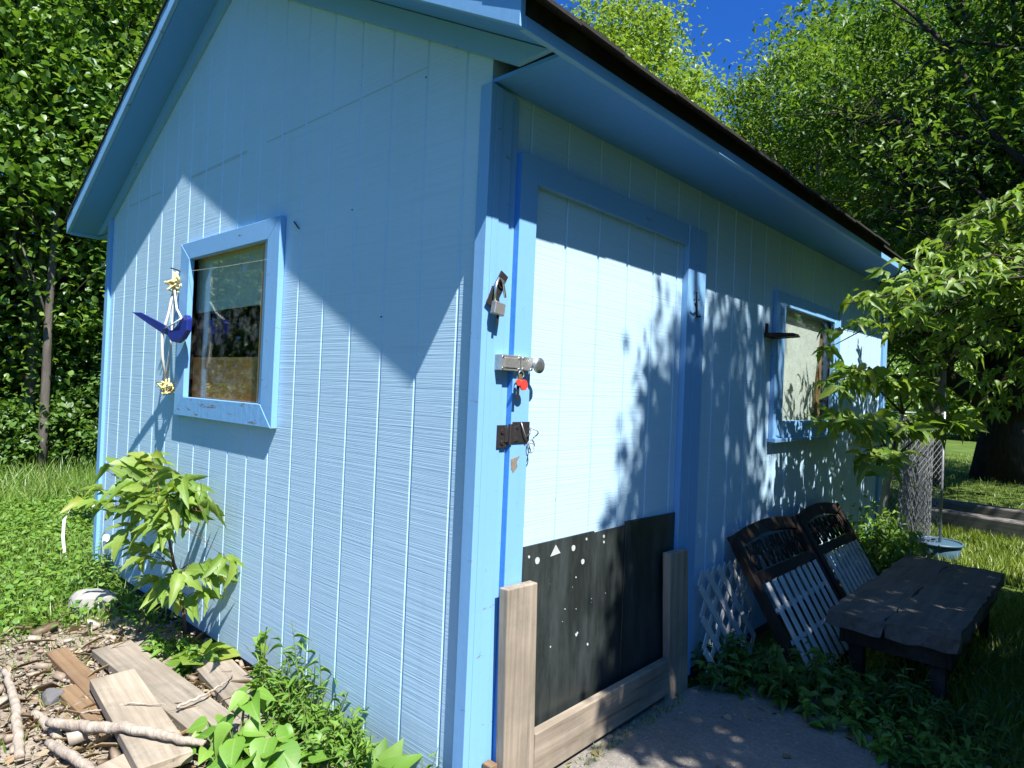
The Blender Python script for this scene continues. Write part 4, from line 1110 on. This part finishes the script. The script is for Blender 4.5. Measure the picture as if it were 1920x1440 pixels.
# low bench
be = empty('low_bench', (.8, 2.4, G), 'low dark weathered wooden bench with a rough dappled top', 'bench'); bo2 = (.8, 2.4, G)
tz = .33
rb = np.random.default_rng(5)
def rough_slab(mb, x0, x1, y0, y1, z0, z1, nx_=6, ny_=22, j=.010):
    xs2 = np.linspace(x0, x1, nx_ + 1); ys2 = np.linspace(y0, y1, ny_ + 1); o_ = len(mb.v)
    for zi, z in enumerate((z1, z0)):
        for yi, y in enumerate(ys2):
            for xi, x in enumerate(xs2):
                ex = rb.uniform(-j, j) if xi in (0, nx_) else 0; ey = rb.uniform(-j, j) if yi in (0, ny_) else 0
                mb.v.append((x + ex, y + ey, z + (rb.normal(0, .002) if zi == 0 else rb.uniform(-.012, .002))))
    w_ = nx_ + 1; n_ = w_ * (ny_ + 1); fs = []
    for yi in range(ny_):
        for xi in range(nx_):
            q = (o_ + yi * w_ + xi, o_ + yi * w_ + xi + 1, o_ + (yi + 1) * w_ + xi + 1, o_ + (yi + 1) * w_ + xi); fs += [q, tuple(k + n_ for k in q[::-1])]
    ring = [yi * w_ for yi in range(ny_ + 1)] + [ny_ * w_ + xi for xi in range(1, w_)] + [yi * w_ + nx_ for yi in range(ny_ - 1, -1, -1)] + [xi for xi in range(nx_ - 1, 0, -1)]
    for a_, b_ in zip(ring, ring[1:] + ring[:1]): fs.append((o_ + a_, o_ + b_, o_ + b_ + n_, o_ + a_ + n_))
    mb.f += fs; mb.m += [0] * len(fs)
for x0, x1, y0, y1 in ((.53, .765, 1.86, 3.52), (.768, 1.045, 1.88, 3.48)):
    mb = MB(); rough_slab(mb, x0, x1, y0, y1, tz - .06, tz); mb.build('top_board', M['wood_bench'], be, bo2)
for q in ((.57, .59, 1.93, 3.42), (1.0, 1.02, 1.93, 3.42), (.5905, .9995, 1.93, 1.95), (.5905, .9995, 3.40, 3.42)):
    mb = MB(); mb.box(*q, tz - .15, tz - .074); mb.build('apron', M['wood_dark'], be, bo2, bevel=.003)  # near-black colour stands for the deep shade below the top
for x in (.60, .93):
    for y in (1.98, 3.33):
        mb = MB(); mb.box(x, x + .06, y, y + .06, G, tz - .075)
        mb.build('leg', M['wood_dark'], be, bo2, bevel=.003)  # legs coloured near-black so they sink into the shade

# tub behind the bench
tu = empty('plastic_tub', (.35, 5.55, G), 'round blue-grey plastic tub in the sunny grass behind the bench', 'tub')
mb = MB(); mb.tube([(0, 0, 0), (0, 0, .01), (0, 0, .15), (0, 0, .155)], [.16, .17, .20, .19], 28); mb.build('bowl', M['tub'], tu, smooth=True)
mb = MB(); mb.tube([(.205 * math.cos(t), .205 * math.sin(t), .155) for t in np.linspace(0, 2 * math.pi, 33)], .012, 8); mb.build('rim', M['tub'], tu, smooth=True)

# timbers
def timber(a, b, w, h, label, z=G):
    ln = math.hypot(b[0] - a[0], b[1] - a[1]); mb = MB(); mb.box(0, ln, -w / 2, w / 2, 0, h)
    o = mb.build('timber', M['timber'], bevel=.02); o.location = (*a, z); o.rotation_euler[2] = math.atan2(b[1] - a[1], b[0] - a[0])
    return tag(o, label, 'timber', 'grey timbers edging the yard')
timber((-.35, 7.6), (1.6, 7.15), .2, .2, 'heavy grey landscape timber lying in the grass, the nearer one')
timber((-.2, 8.5), (1.9, 8.2), .22, .2, 'grey landscape timber lying behind the nearer one')

# chain-link fence at the back corner
def chain(name, corners, step, r_, label, cat, extra=None):
    pass
cf = empty('chain_link_fence', (.1, 5.1, G), 'sagging chain-link fence panel behind the shed corner', 'fence'); co_ = (.1, 5.1, G)
mb = MB(); ax_, ay_, bx_, by_ = .06, 4.98, .38, 5.55; Hf = 1.25; ln = math.hypot(bx_ - ax_, by_ - ay_)
def fp(s, z): return (ax_ + (bx_ - ax_) * s / ln, ay_ + (by_ - ay_) * s / ln, z)
step = .06
c = -Hf
while c < ln:
    s0, s1 = max(0, c), min(ln, c + Hf)
    if s1 > s0:
        mb.tube([fp(s0, G + (s0 - c)), fp(s1, G + (s1 - c))], .0022, 4, False); mb.tube([fp(s0, G + Hf - (s0 - c)), fp(s1, G + Hf - (s1 - c))], .0022, 4, False)
    c += step
mb.build('mesh', M['wire'], cf, co_)
for s in (0, ln):
    mb = MB(); mb.tube([fp(s, G), fp(s, Hf + .02)], .013, 8); mb.build('post', M['wire'], cf, co_, smooth=True)
mb = MB(); mb.tube([fp(0, Hf), fp(ln, Hf)], .008, 8); mb.build('rail', M['wire'], cf, co_, smooth=True)
# roll of wire mesh
wr_ = empty('wire_mesh_roll', (.06, 6.15, G), 'upright pale roll of wire mesh standing behind the fence', 'wire roll')
mb = MB(); 
for lay, R_ in enumerate((.09, .115, .14)):
    nt_ = 22
    for i in range(nt_):
        for sg in (1, -1):
            mb.tube([(R_ * math.cos(2 * math.pi * i / nt_ + sg * t * 2.2), R_ * math.sin(2 * math.pi * i / nt_ + sg * t * 2.2), 1.25 * t) for t in np.linspace(0, 1, 10)], .0028, 4, False)
mb.build('mesh', M['wire'], wr_)

# ------------------------------------------------------------------ bushes, branches, trees on the right
def shrub(name, label, base, crowns, nclus, per, leaf, mat, seed, group=None, sigma=.12, tpl=T_NEAR, wr=.7, cat='shrub'):
    return tree(name, label, base, [(0, 0, 0), (.02, 0, .2), (0, .02, .45 * max(c[2] + c[5] for c in crowns))], .02, crowns, nclus, per, leaf, mat, M['twig'], seed, group, sigma, 18, tpl, cat, .5, wr)
shrub('shrub', 'leafy green bush at the wall between the second headboard and the bench', (.30, 3.75, G), [(0, 0, .28, .24, .42, .32)], 90, 26, .05, M['leaf_weed'], 61, sigma=.07)
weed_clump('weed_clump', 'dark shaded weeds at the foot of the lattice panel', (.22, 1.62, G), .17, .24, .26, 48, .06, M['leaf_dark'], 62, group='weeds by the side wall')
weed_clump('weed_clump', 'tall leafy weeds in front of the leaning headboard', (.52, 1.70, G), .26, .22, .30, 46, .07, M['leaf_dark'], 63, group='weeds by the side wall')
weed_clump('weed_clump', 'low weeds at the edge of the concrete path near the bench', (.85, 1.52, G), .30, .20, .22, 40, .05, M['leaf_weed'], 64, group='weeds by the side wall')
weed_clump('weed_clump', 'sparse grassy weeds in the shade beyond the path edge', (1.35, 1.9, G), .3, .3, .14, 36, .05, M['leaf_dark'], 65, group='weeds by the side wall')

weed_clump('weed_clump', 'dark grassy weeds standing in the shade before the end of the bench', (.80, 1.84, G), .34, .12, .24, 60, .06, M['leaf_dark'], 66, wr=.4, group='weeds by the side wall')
# box elder whose limbs reach in from the right in front of the side window, and a pale sapling at the wall
def limbs(trunk_, targets, pick, seed):
    r = np.random.default_rng(seed); out = []
    for t in targets:
        t = np.array(t); a = np.array(trunk_[pick(t)]); ln = np.linalg.norm(t - a)
        m1 = a + (t - a) * .35 + np.array([0, 0, .10 * ln]) + r.normal(0, .03 * ln, 3); m2 = a + (t - a) * .72 + np.array([0, 0, .09 * ln]) + r.normal(0, .025 * ln, 3)
        out.append([tuple(a), tuple(m1), tuple(m2), tuple(t)])
    return out
bx = (1.95, 4.9, G)
trunkp = [(1.95, 4.9, G), (1.93, 4.88, .7), (1.88, 4.82, 1.4), (1.82, 4.75, 2.1), (1.70, 4.65, 2.8)]
hi = [(.42, 2.60, 1.76), (.40, 2.30, 1.62), (.45, 2.80, 1.90), (.50, 3.05, 1.98), (.52, 3.4, 1.80), (.62, 3.2, 2.22), (.72, 3.3, 2.40), (.75, 3.7, 2.30), (.88, 4.2, 2.38), (.95, 4.4, 2.1), (.66, 3.9, 2.08),
      (.82, 4.4, 1.9), (.55, 3.5, 1.55), (.60, 3.8, 1.75), (.70, 3.5, 2.45), (.56, 4.3, 1.60), (.70, 4.6, 2.45), (.9, 4.9, 1.8), (1.05, 4.6, 2.4), (.80, 4.1, 2.5), (.55, 2.9, 1.70), (1.1, 4.3, 2.2), (1.0, 3.9, 2.3), (1.2, 4.6, 1.7), (.9, 3.8, 1.95), (1.05, 4.2, 1.6)]
hi += [(.42, 4.0, 2.20), (.40, 3.6, 2.02), (.42, 3.0, 2.04), (.38, 2.5, 1.86), (.95, 5.2, 1.5), (.7, 4.9, 1.45), (1.05, 5.1, 1.9), (.62, 5.0, 1.15), (.8, 5.3, 1.25), (1.1, 5.4, 1.65), (.5, 4.7, 1.9), (1.1, 4.4, 2.55), (.9, 4.3, 2.6)]
b1_ = leafy_plant('box_elder_tree', 'box elder whose sunlit leafy limbs spill in from the right past the side window', bx, limbs(trunkp, hi, lambda t: 3 if t[2] < 2.1 else 4, 71), .094, M['leaf_near'], 72, 'tree', per=17, sprayL=.13, stem_r=.011, wr=.68, clusters_from=.42, outward=.9, barkm=M['bark_dark'])
mb = MB(); mb.tube(trunkp, [.10, .09, .08, .07, .05], 10); mb.build('trunk', M['bark_grey'], b1_, bx, smooth=True)
b2 = (.20, 4.25, G); tp2 = [(.20, 4.25, G), (.22, 4.15, .45), (.30, 4.05, .90), (.38, 3.95, 1.25)]
lo_ = [(.38, 2.34, 1.20), (.36, 2.7, 1.20), (.42, 3.1, .92), (.36, 2.5, 1.38), (.45, 3.6, 1.15), (.50, 3.9, 1.40), (.62, 4.2, 1.2), (.42, 3.2, 1.42)]
b3 = leafy_plant('pale_sapling', 'pale-stemmed sapling with drooping leaves rising from the bush by the side wall', b2, limbs(tp2, lo_, lambda t: 2 if t[2] < 1.25 else 3, 73), .115, M['leaf_near'], 74, 'sapling', per=11, sprayL=.12, stem_r=.009, wr=.85, clusters_from=.45, outward=.9)
mb = MB(); mb.tube(tp2, [.035, .03, .024, .012], 10); mb.build('trunk', M['bark_pale'], b3, b2, smooth=True)

# the tree whose crown shades the wall and the bench (trunk out of frame to the right)
def shade_tree():
    r = np.random.default_rng(90)
    base = np.array([4.4, 1.4, G]); root = empty('shade_tree', tuple(base), 'box elder tree beside the shed whose branches shade the side wall', 'tree')
    bu = [(-3.2, .75), (-1.5, .70), (-1.0, .72), (-.5, .66), (0, .66), (.4, .74), (.82, .84), (1.2, 1.02), (1.38, 1.18), (1.45, 1.40), (1.86, 1.80), (2.3, 2.1)]
    C = []
    while len(C) < 860:
        v = r.uniform(-3.2, 2.2); u = r.uniform(.6, 5.2)
        ub = np.interp(v, [b[0] for b in bu], [b[1] for b in bu]) + .12
        umax = 3.25 if v > .2 else 3.25 + (0.2 - v) * 1.6
        if u < ub or u > min(umax, 5.1): continue
        if v > .2 and u > 2.3 and r.uniform() < .45: continue
        if v > .55 and u > 2.42 and r.uniform() < .88: continue
        if v > .1 and r.uniform() < (.30 if u < 1.5 else .55): continue
        if -1.7 < v < -.5 and 2.0 < u < 4.2 and r.uniform() < .45: continue
        if -1.0 < v < .0 and u < 1.5 and r.uniform() < .40: continue
        X = r.uniform(2.0, 3.6)
        C.append((X, u - .315 * X, v + 1.512 * X))
    C = np.array(C)
    mb = MB(); tr = [np.array(q) for q in ((4.4, 1.4, G), (4.35, 1.4, 1.2), (4.2, 1.35, 2.6), (4.05, 1.3, 4.0), (3.8, 1.3, 5.4))]
    mb.tube([tuple(q) for q in tr], [.22, .18, .15, .11, .06], 12)
    for q in C[r.permutation(len(C))[:110]]:
        i = int(np.argmin([abs(t[2] - q[2] + .6) for t in tr[1:]])) + 1
        pth = bent(tr[i], q, r, 5, .10); mb.tube(pth, [.04, .028, .02, .013, .008, .004], 6, False)
    mb.build('trunk', M['bark_grey'], root, tuple(base), smooth=True)
    per = 54; n = len(C) * per
    P_ = np.repeat(C, per, 0) + r.normal(0, 1, (n, 3)) * np.array([.10, .10, .15])
    D, Nn = leaf_dirs(n, r, .7, .6); L = r.uniform(.06, .12, n)
    leaves('crown', P_ - base, D, Nn, L, L * .8, M['leaf_maple'], root, tpl=T_FAR)
shade_tree()

TR = 'trees beyond the shed'
# large old tree at the right edge
tree('old_tree', 'massive dark-trunked old tree at the right edge of the lawn', (-.02, 14.6, G), [(0, 0, 0), (.0, 0, 1.2), (-.05, 0, 2.4), (.1, .2, 4.2), (.3, .5, 7), (.2, .6, 10)], .48,
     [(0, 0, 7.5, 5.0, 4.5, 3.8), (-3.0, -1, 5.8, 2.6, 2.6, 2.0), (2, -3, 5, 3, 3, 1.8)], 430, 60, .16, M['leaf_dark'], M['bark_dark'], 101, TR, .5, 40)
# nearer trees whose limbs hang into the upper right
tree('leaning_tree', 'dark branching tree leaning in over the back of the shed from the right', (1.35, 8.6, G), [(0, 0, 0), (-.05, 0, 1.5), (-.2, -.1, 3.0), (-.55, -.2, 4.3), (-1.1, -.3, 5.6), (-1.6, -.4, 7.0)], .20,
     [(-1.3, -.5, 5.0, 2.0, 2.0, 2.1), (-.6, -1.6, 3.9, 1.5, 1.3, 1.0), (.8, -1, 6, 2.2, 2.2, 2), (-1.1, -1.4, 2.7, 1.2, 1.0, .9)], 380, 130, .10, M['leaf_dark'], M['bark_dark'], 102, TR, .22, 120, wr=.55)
tree('leafy_tree', 'dense green tree directly behind the far end of the shed', (-2.3, 10.2, G), [(0, 0, 0), (.05, 0, 1.5), (.1, 0, 3.0), (.0, 0, 4.6), (.1, .1, 6.4)], .16,
     [(.0, 0, 5.3, 2.1, 1.8, 2.6), (1.2, -.5, 3.6, 1.7, 1.4, 1.5)], 330, 150, .10, M['leaf_maple'], M['bark_grey'], 103, TR, .22, 60, wr=.55)
tree('leafy_tree', 'tall green tree behind the leaning one with sky showing through', (-.9, 12.4, G), [(0, 0, 0), (.05, 0, 2), (.1, 0, 4.0), (.0, 0, 6), (.1, .1, 8.5)], .18,
     [(.2, 0, 6.6, 2.6, 2.2, 2.4), (-.8, -.4, 3.6, 1.8, 1.6, 1.6)], 320, 140, .115, M['leaf_forest'], M['bark_grey'], 104, TR, .27, 60, wr=.6)
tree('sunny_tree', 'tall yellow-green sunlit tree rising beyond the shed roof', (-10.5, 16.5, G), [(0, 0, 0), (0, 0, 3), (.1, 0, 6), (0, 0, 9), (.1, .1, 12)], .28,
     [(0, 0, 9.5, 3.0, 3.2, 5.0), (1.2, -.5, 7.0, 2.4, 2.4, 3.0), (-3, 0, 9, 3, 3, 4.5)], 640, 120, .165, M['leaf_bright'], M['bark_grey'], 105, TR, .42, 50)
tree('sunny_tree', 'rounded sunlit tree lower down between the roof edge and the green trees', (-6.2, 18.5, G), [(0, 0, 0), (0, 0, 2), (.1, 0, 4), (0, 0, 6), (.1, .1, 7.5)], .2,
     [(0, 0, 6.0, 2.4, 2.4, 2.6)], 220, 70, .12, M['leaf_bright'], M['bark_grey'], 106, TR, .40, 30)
# dead limbs of a bare-branched tree in front of the canopy
dl = empty('bare_branched_tree', (1.6, 6.3, G), 'tree with bare dead limbs and few leaves crossing the upper right of the picture', 'tree', TR); dlo = (1.6, 6.3, G)
mb = MB(); r = np.random.default_rng(130)
tpts = [(1.6, 6.3, G), (1.5, 6.28, 1.2), (1.3, 6.25, 2.4), (.92, 6.2, 3.5), (.58, 6.2, 3.95), (.21, 6.2, 4.89), (-.18, 6.2, 5.41), (-.6, 6.2, 5.9)]
mb.tube(tpts, [.07, .062, .055, .042, .032, .023, .016, .008], 9)
AL = []
for L_, r0_ in (([(.92, 6.2, 3.5), (1.0, 6.2, 4.6), (.29, 6.2, 4.94), (-.07, 6.1, 4.7), (-.4, 6.1, 4.46)], .03), ([(.75, 6.2, 3.75), (.14, 6.15, 4.05), (-.2, 6.15, 4.27)], .025), ([(1.1, 6.2, 2.9), (.77, 6.2, 3.05), (.33, 6.2, 3.59), (-.04, 6.15, 4.04), (-.45, 6.1, 4.48)], .03),
                ([(1.3, 6.25, 2.5), (.89, 6.2, 2.74), (.49, 6.15, 2.83), (.08, 6.1, 2.94)], .032), ([(.33, 6.2, 3.3), (.08, 6.2, 3.15), (-.18, 6.1, 3.68), (-.34, 6.1, 4.05)], .018), ([(.4, 6.2, 3.5), (.24, 6.2, 3.6), (-.15, 6.2, 4.26), (-.66, 6.1, 4.44), (-1.1, 6.1, 4.51)], .022)):
    k_ = len(L_); mb.tube(L_, [r0_ * (1 - .8 * i / (k_ - 1)) for i in range(k_)], 7)
    for _ in range(16):
        i = int(r.integers(0, k_ - 1)); t_ = r.uniform(); p_ = np.array(L_[i]) * (1 - t_) + np.array(L_[i + 1]) * t_
        q_ = p_ + r.normal(0, .30, 3) + np.array([-.15, -.05, 0]); mb.tube(bent(p_, q_, r, 4, .2), [.008, .006, .004, .003, .002], 5, False)
        if r.uniform() < .5: AL.append(q_)
mb.build('trunk', M['bark_dark'], dl, dlo, smooth=True)
AL = np.repeat(np.array(AL), 26, 0); n = len(AL); AL = AL + r.normal(0, .13, (n, 3)) - np.array(dlo); D, Nn = leaf_dirs(n, r); L = .09 * r.uniform(.6, 1.3, n)
leaves('crown', AL, D, Nn, L, L * .6, M['leaf_maple'], dl)
# far edge of the lawn
FE = 'trees and bushes at the far edge of the lawn'
fe = [(-9.5, 36, 7.5, M['leaf_forest']), (-5.2, 38, 6.5, M['leaf_bright']), (-2.2, 34, 4.2, M['leaf_bright']), (1.2, 37, 6.8, M['leaf_forest']), (5.0, 36, 7.0, M['leaf_forest']), (-13.5, 33, 8.5, M['leaf_forest']), (9, 34, 7, M['leaf_forest']), (-7.3, 31, 4.5, M['leaf_forest'])]
fl = ['far dark tree behind the tall sunny tree', 'bright rounded bush in the gap right of the wire roll', 'small bright bush beside the massive trunk', 'dark green tree behind the massive trunk',
      'far tree out at the right end of the lawn edge', 'far tall tree beyond the roof ridge', 'last tree of the far right lawn edge', 'dark shrub tree at the left end of the sunlit lawn strip']
for i, ((x, y, h, mt), lb) in enumerate(zip(fe, fl)):
    tree('edge_tree', lb, (x, y, G), [(0, 0, 0), (0, 0, h * .4), (.1, 0, h * .85)], .16, [(0, 0, h * .52, h * .42, h * .36, h * .5), (.3 * h, 0, h * .3, h * .25, h * .25, h * .28)], 150, 60, .26, mt, M['bark_grey'], 200 + i, FE, .55, 14)

# ------------------------------------------------------------------ woods on the left
FW = 'trees of the woods left of the shed'
wl = [(-9.3, -1.3, 9.0), (-9.6, .75, 9.5), (-9.0, 2.7, 9.0), (-9.5, 4.6, 9.0), (-11.3, -.2, 11), (-11.6, 1.9, 11), (-11.2, 3.9, 11), (-13.5, .8, 12), (-14, 3.2, 12), (-9.4, -3.8, 9.0), (-13.2, 5.4, 12), (-9.8, -6.3, 9.5), (-8.9, -8.8, 9.5)]
wlab = ['leafy tree at the left edge of the picture', 'leafy tree behind the thin grey trunk', 'leafy tree beside the left eave of the shed', 'leafy tree hidden mostly behind the shed', 'tall tree deeper in the woods behind the leftmost tree',
        'tall tree deeper in the woods above the grass strip', 'tall tree deeper in the woods behind the eave', 'back tree of the woods behind the thin trunk', 'back tree of the woods close to the roof', 'front tree of the woods beyond the left picture edge', 'back tree of the woods above the shed', 'front tree of the woods mirrored in the gable window', 'last front tree of the woods mirrored in the gable window']
for i, ((x, y, h), lb) in enumerate(zip(wl, wlab)):
    front = x > -10.5
    cr = [(0, 0, h * .55, 1.75, 1.6, h * .48)] if front else [(0, 0, h * .53, 2.2, 2.2, h * .50)]
    tree('woodland_tree', lb, (x, y, G), [(0, 0, 0), (.05, .03, h * .25), (-.05, 0, h * .5), (.05, .05, h * .95)], .085 if front else .12, cr, 350 if front else 240, 84, .09 if front else .15, M['leaf_forest'] if front else M['leaf_dark'],
         M['bark_grey'], 300 + i, FW, .26 if front else .4, 40, T_ROUND if front else T_FAR)
mb = MB(); tp = [(-8.45, .70, G), (-8.43, .69, .5), (-8.47, .70, 1.2), (-8.40, .68, 2.0), (-8.46, .72, 3.2), (-8.35, .7, 4.6)]
tt = empty('thin_trunk_tree', (-8.45, .70, G), 'slender grey-trunked tree standing at the edge of the woods', 'tree')
mb.tube(tp, [.065, .055, .05, .045, .04, .025], 10); mb.tube([(-8.42, .69, 1.9), (-8.5, .55, 2.4), (-8.45, .35, 2.9)], [.02, .015, .008], 6)
mb.build('trunk', M['bark_dim'], tt, (-8.45, .70, G), smooth=True)
r = np.random.default_rng(400); n = 2600; cc = unit(r.normal(0, 1, (45, 3))) * r.uniform(.3, 1, (45, 1)) * np.array([.8, .8, 1.6]) + np.array([.1, 0, 4.6])
P_ = cc[r.integers(0, 45, n)] + r.normal(0, .2, (n, 3)); D, Nn = leaf_dirs(n, r); L = .10 * r.uniform(.6, 1.3, n)
leaves('crown', P_, D, Nn, L, L * .85, M['leaf_forest'], tt, tpl=T_ROUND)
US = 'shrubs under the woods'
us = [(-8.7, -1.0, .9), (-8.9, .2, .9), (-8.6, 1.35, 1.3), (-8.3, 2.3, 1.2), (-9.2, -2.4, 1.1), (-10.2, .9, 1.4), (-10.0, 2.0, 1.6), (-10.2, -.6, 1.4)]
ul = ['low shrub at the left picture edge under the woods', 'low shrub just left of the thin grey trunk', 'dark shrub right of the thin grey trunk', 'dark shrub close behind the left shed corner', 'shrub beyond the left picture edge', 'dark undergrowth shrub behind the thin trunk', 'dark undergrowth shrub deep behind the shed corner', 'dark undergrowth shrub deep at the left edge']
for i, ((x, y, h), lb) in enumerate(zip(us, ul)):
    tree('woodland_shrub', lb, (x, y, G), [(0, 0, 0), (.02, 0, h * .4), (0, .02, h * .8)], .02, [(0, 0, h * .5, .65, .65, h * .55)], 110, 34, .085, M['leaf_dark'], M['twig'], 420 + i, US, .12, 14, T_ROUND, 'shrub', .5, .7)


# unseen leaf belt added out of frame to keep low sky off the door wall
r = np.random.default_rng(600); n = 15000
ang = r.uniform(-.60, 1.05, n); rad = r.uniform(7.5, 11, n)
P_ = np.stack([1 + rad * np.cos(ang), 1.5 + rad * np.sin(ang), G + (7 + np.sin(ang * 9)) * r.uniform(0, 1, n) ** .9], 1)
D, Nn = leaf_dirs(n, r); L = r.uniform(.28, .6, n)
tag(leaves('unseen_shade_woods', P_, D, Nn, L, L, M['leaf_dark'], tpl=T_ROUND), 'unseen belt of green woods added on the right to darken the door wall', 'woods', kind='stuff')
